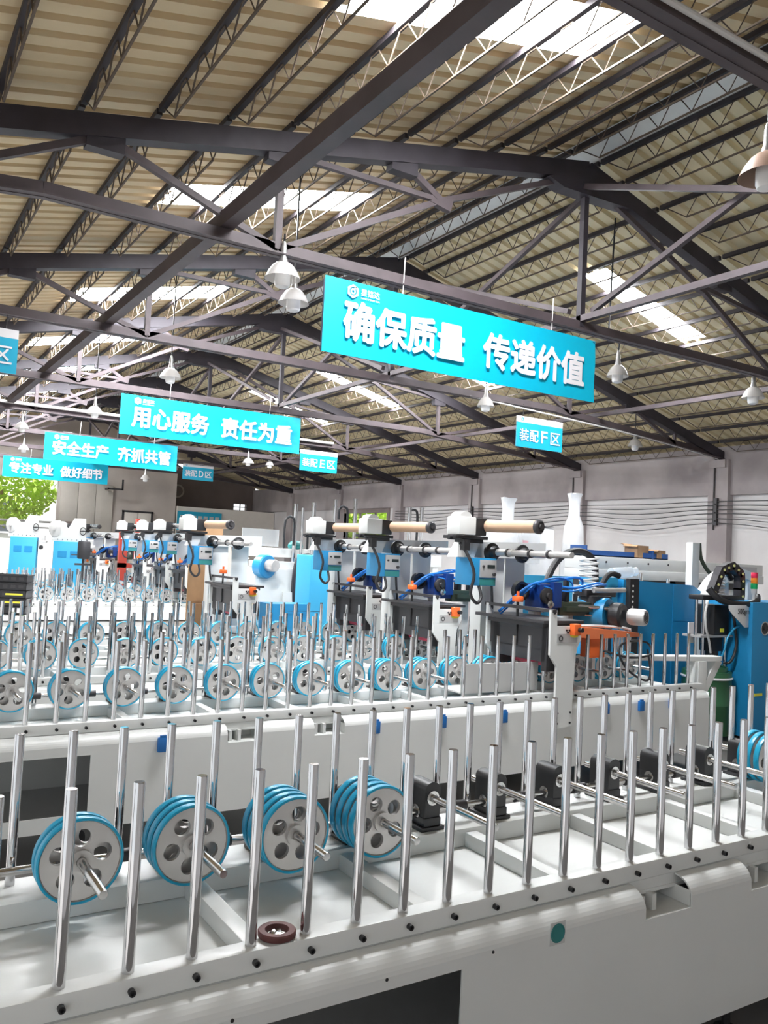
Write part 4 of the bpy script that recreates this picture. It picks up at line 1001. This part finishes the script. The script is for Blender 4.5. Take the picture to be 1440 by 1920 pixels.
# black base and blue foot boards near the floor
bp_ = single('blue_floor_pallet', MB().rbx(7.0,8.1,5.75,6.2,.0,.12,.01), BLUE, 'low blue base plate on the floor by the bed end', 'base plate')
wc = E('white_back_cabinet', 'pale steel cabinet behind the melting pump', 'cabinet', (9.75, 7.35, 0))
P('body', MB().rbx(-.1,1.1,0,.5,.02,1.25,.01), LGREY, wc)
P('door', MB().rbx(-.08,.49,-.012,0,.06,1.2,.004), LGREY, wc)

# wires on the right wall
for k, z in enumerate((3.0, 2.93, 2.86, 2.79, 2.70, 2.62)):
    pts = []
    for n in range(0, 6):
        y = TY(n); pts.append((XE-.2, y, z))
        if n < 5: pts.append((XE-.2, (TY(n)+TY(n+1))/2, z-.02-.025*k))
    single('wall_cable', MB().tube(pts, .008, 5, 3), BLACK, 'thin black cable strung along the right wall columns, %s from top' % ordn(k+1), 'cable', 'cables on the right wall')
for n in range(1, 5):
    t = E('insulator_rack', 'dark insulator bracket with conduit on wall column, %s from the front' % ordn(n), 'bracket', (XE-.18, TY(n), 2.6), 0, 'insulator brackets')
    P('bar', MB().bx(-.04,.02,-.03,.03,-.02,.46), DGREY, t)
    P('conduit', MB().cyl((0,.06,-.1),(0,.06,1.1),.014,8), DGREY, t)
    P('pin', MB().cyl((-.06,0,.05),(.02,0,.05),.014,8).cyl((-.06,0,.2),(.02,0,.2),.014,8).cyl((-.06,0,.35),(.02,0,.35),.014,8), BLACK, t)

# ---------------------------------------------------------------- outside the doorways
def tree(x, y, h, r, label, seed):
    random.seed(seed)
    t = E('tree', label, 'tree', (x, y, 0))
    P('trunk', MB().tube([(0,0,0),(.1,0,h*.3),(-.05,.1,h*.55),(.2,0,h*.8)], .16, 10), BARK, t)
    m = MB()
    for i in range(2600):
        a = random.uniform(0, 2*PI); b = math.acos(random.uniform(-1, 1)); q = r*random.uniform(.45, 1)**.5
        c = Vector((q*math.sin(b)*math.cos(a)*1.25, q*math.sin(b)*math.sin(a), h*.78+q*math.cos(b)*.75))
        u = Vector((random.uniform(-1,1), random.uniform(-1,1), random.uniform(-1,1))).normalized(); v = u.cross(Vector((.3,.5,.8))).normalized()
        s = .13; m.add([c-u*s, c+v*s*.5, c+u*s, c-v*s*.5], [(0,1,2,3)])
    P('foliage', m, LEAF, t, smooth=False)
    return t
tree(4.2, 33.5, 4.3, 1.7, 'leafy green tree outside the open gable doorway', 3)
tree(14.8, 25.5, 3.6, 1.2, 'green shrubby tree outside the right wall doorway', 5)
hs = E('white_house', 'white rendered house with barred window outside the doorway', 'house', (5.0, 37, 0))
P('wall', MB().bx(-5, 4, 0, 4, 0, 4.6), OUTW, hs)
wn = P('window', MB().bx(-.95,.35,-.03,0,1.9,3.4), GLASSD, hs)
P('bar', MB().bx(-.96,.36,-.06,-.03,3.37,3.43).bx(-.33,-.27,-.06,-.03,1.9,3.4).bx(-.96,.36,-.06,-.03,1.87,1.93).bx(.3,.36,-.06,-.03,1.9,3.4), SIGNW, wn)
hs2 = E('white_shed', 'white shed wall outside the right wall doorway', 'shed', (17.5, 23, 0))
P('wall', MB().bx(0, 2, -4, 5, 0, 2.7), OUTW, hs2)
P('roof', MB().bx(-.3, 2, -4.2, 5.2, 2.7, 2.85), GREY, hs2)
rl = single('railing', MB().cyl((1,30.5,2.3),(7,30.5,2.3),.04,8).cyl((1,30.5,2.1),(7,30.5,2.1),.03,8).cyl((1.2,30.5,0),(1.2,30.5,2.3),.04,8).cyl((6.5,30.5,0),(6.5,30.5,2.3),.04,8), GREY, 'grey pipe railing just outside the open gable doorway', 'railing')
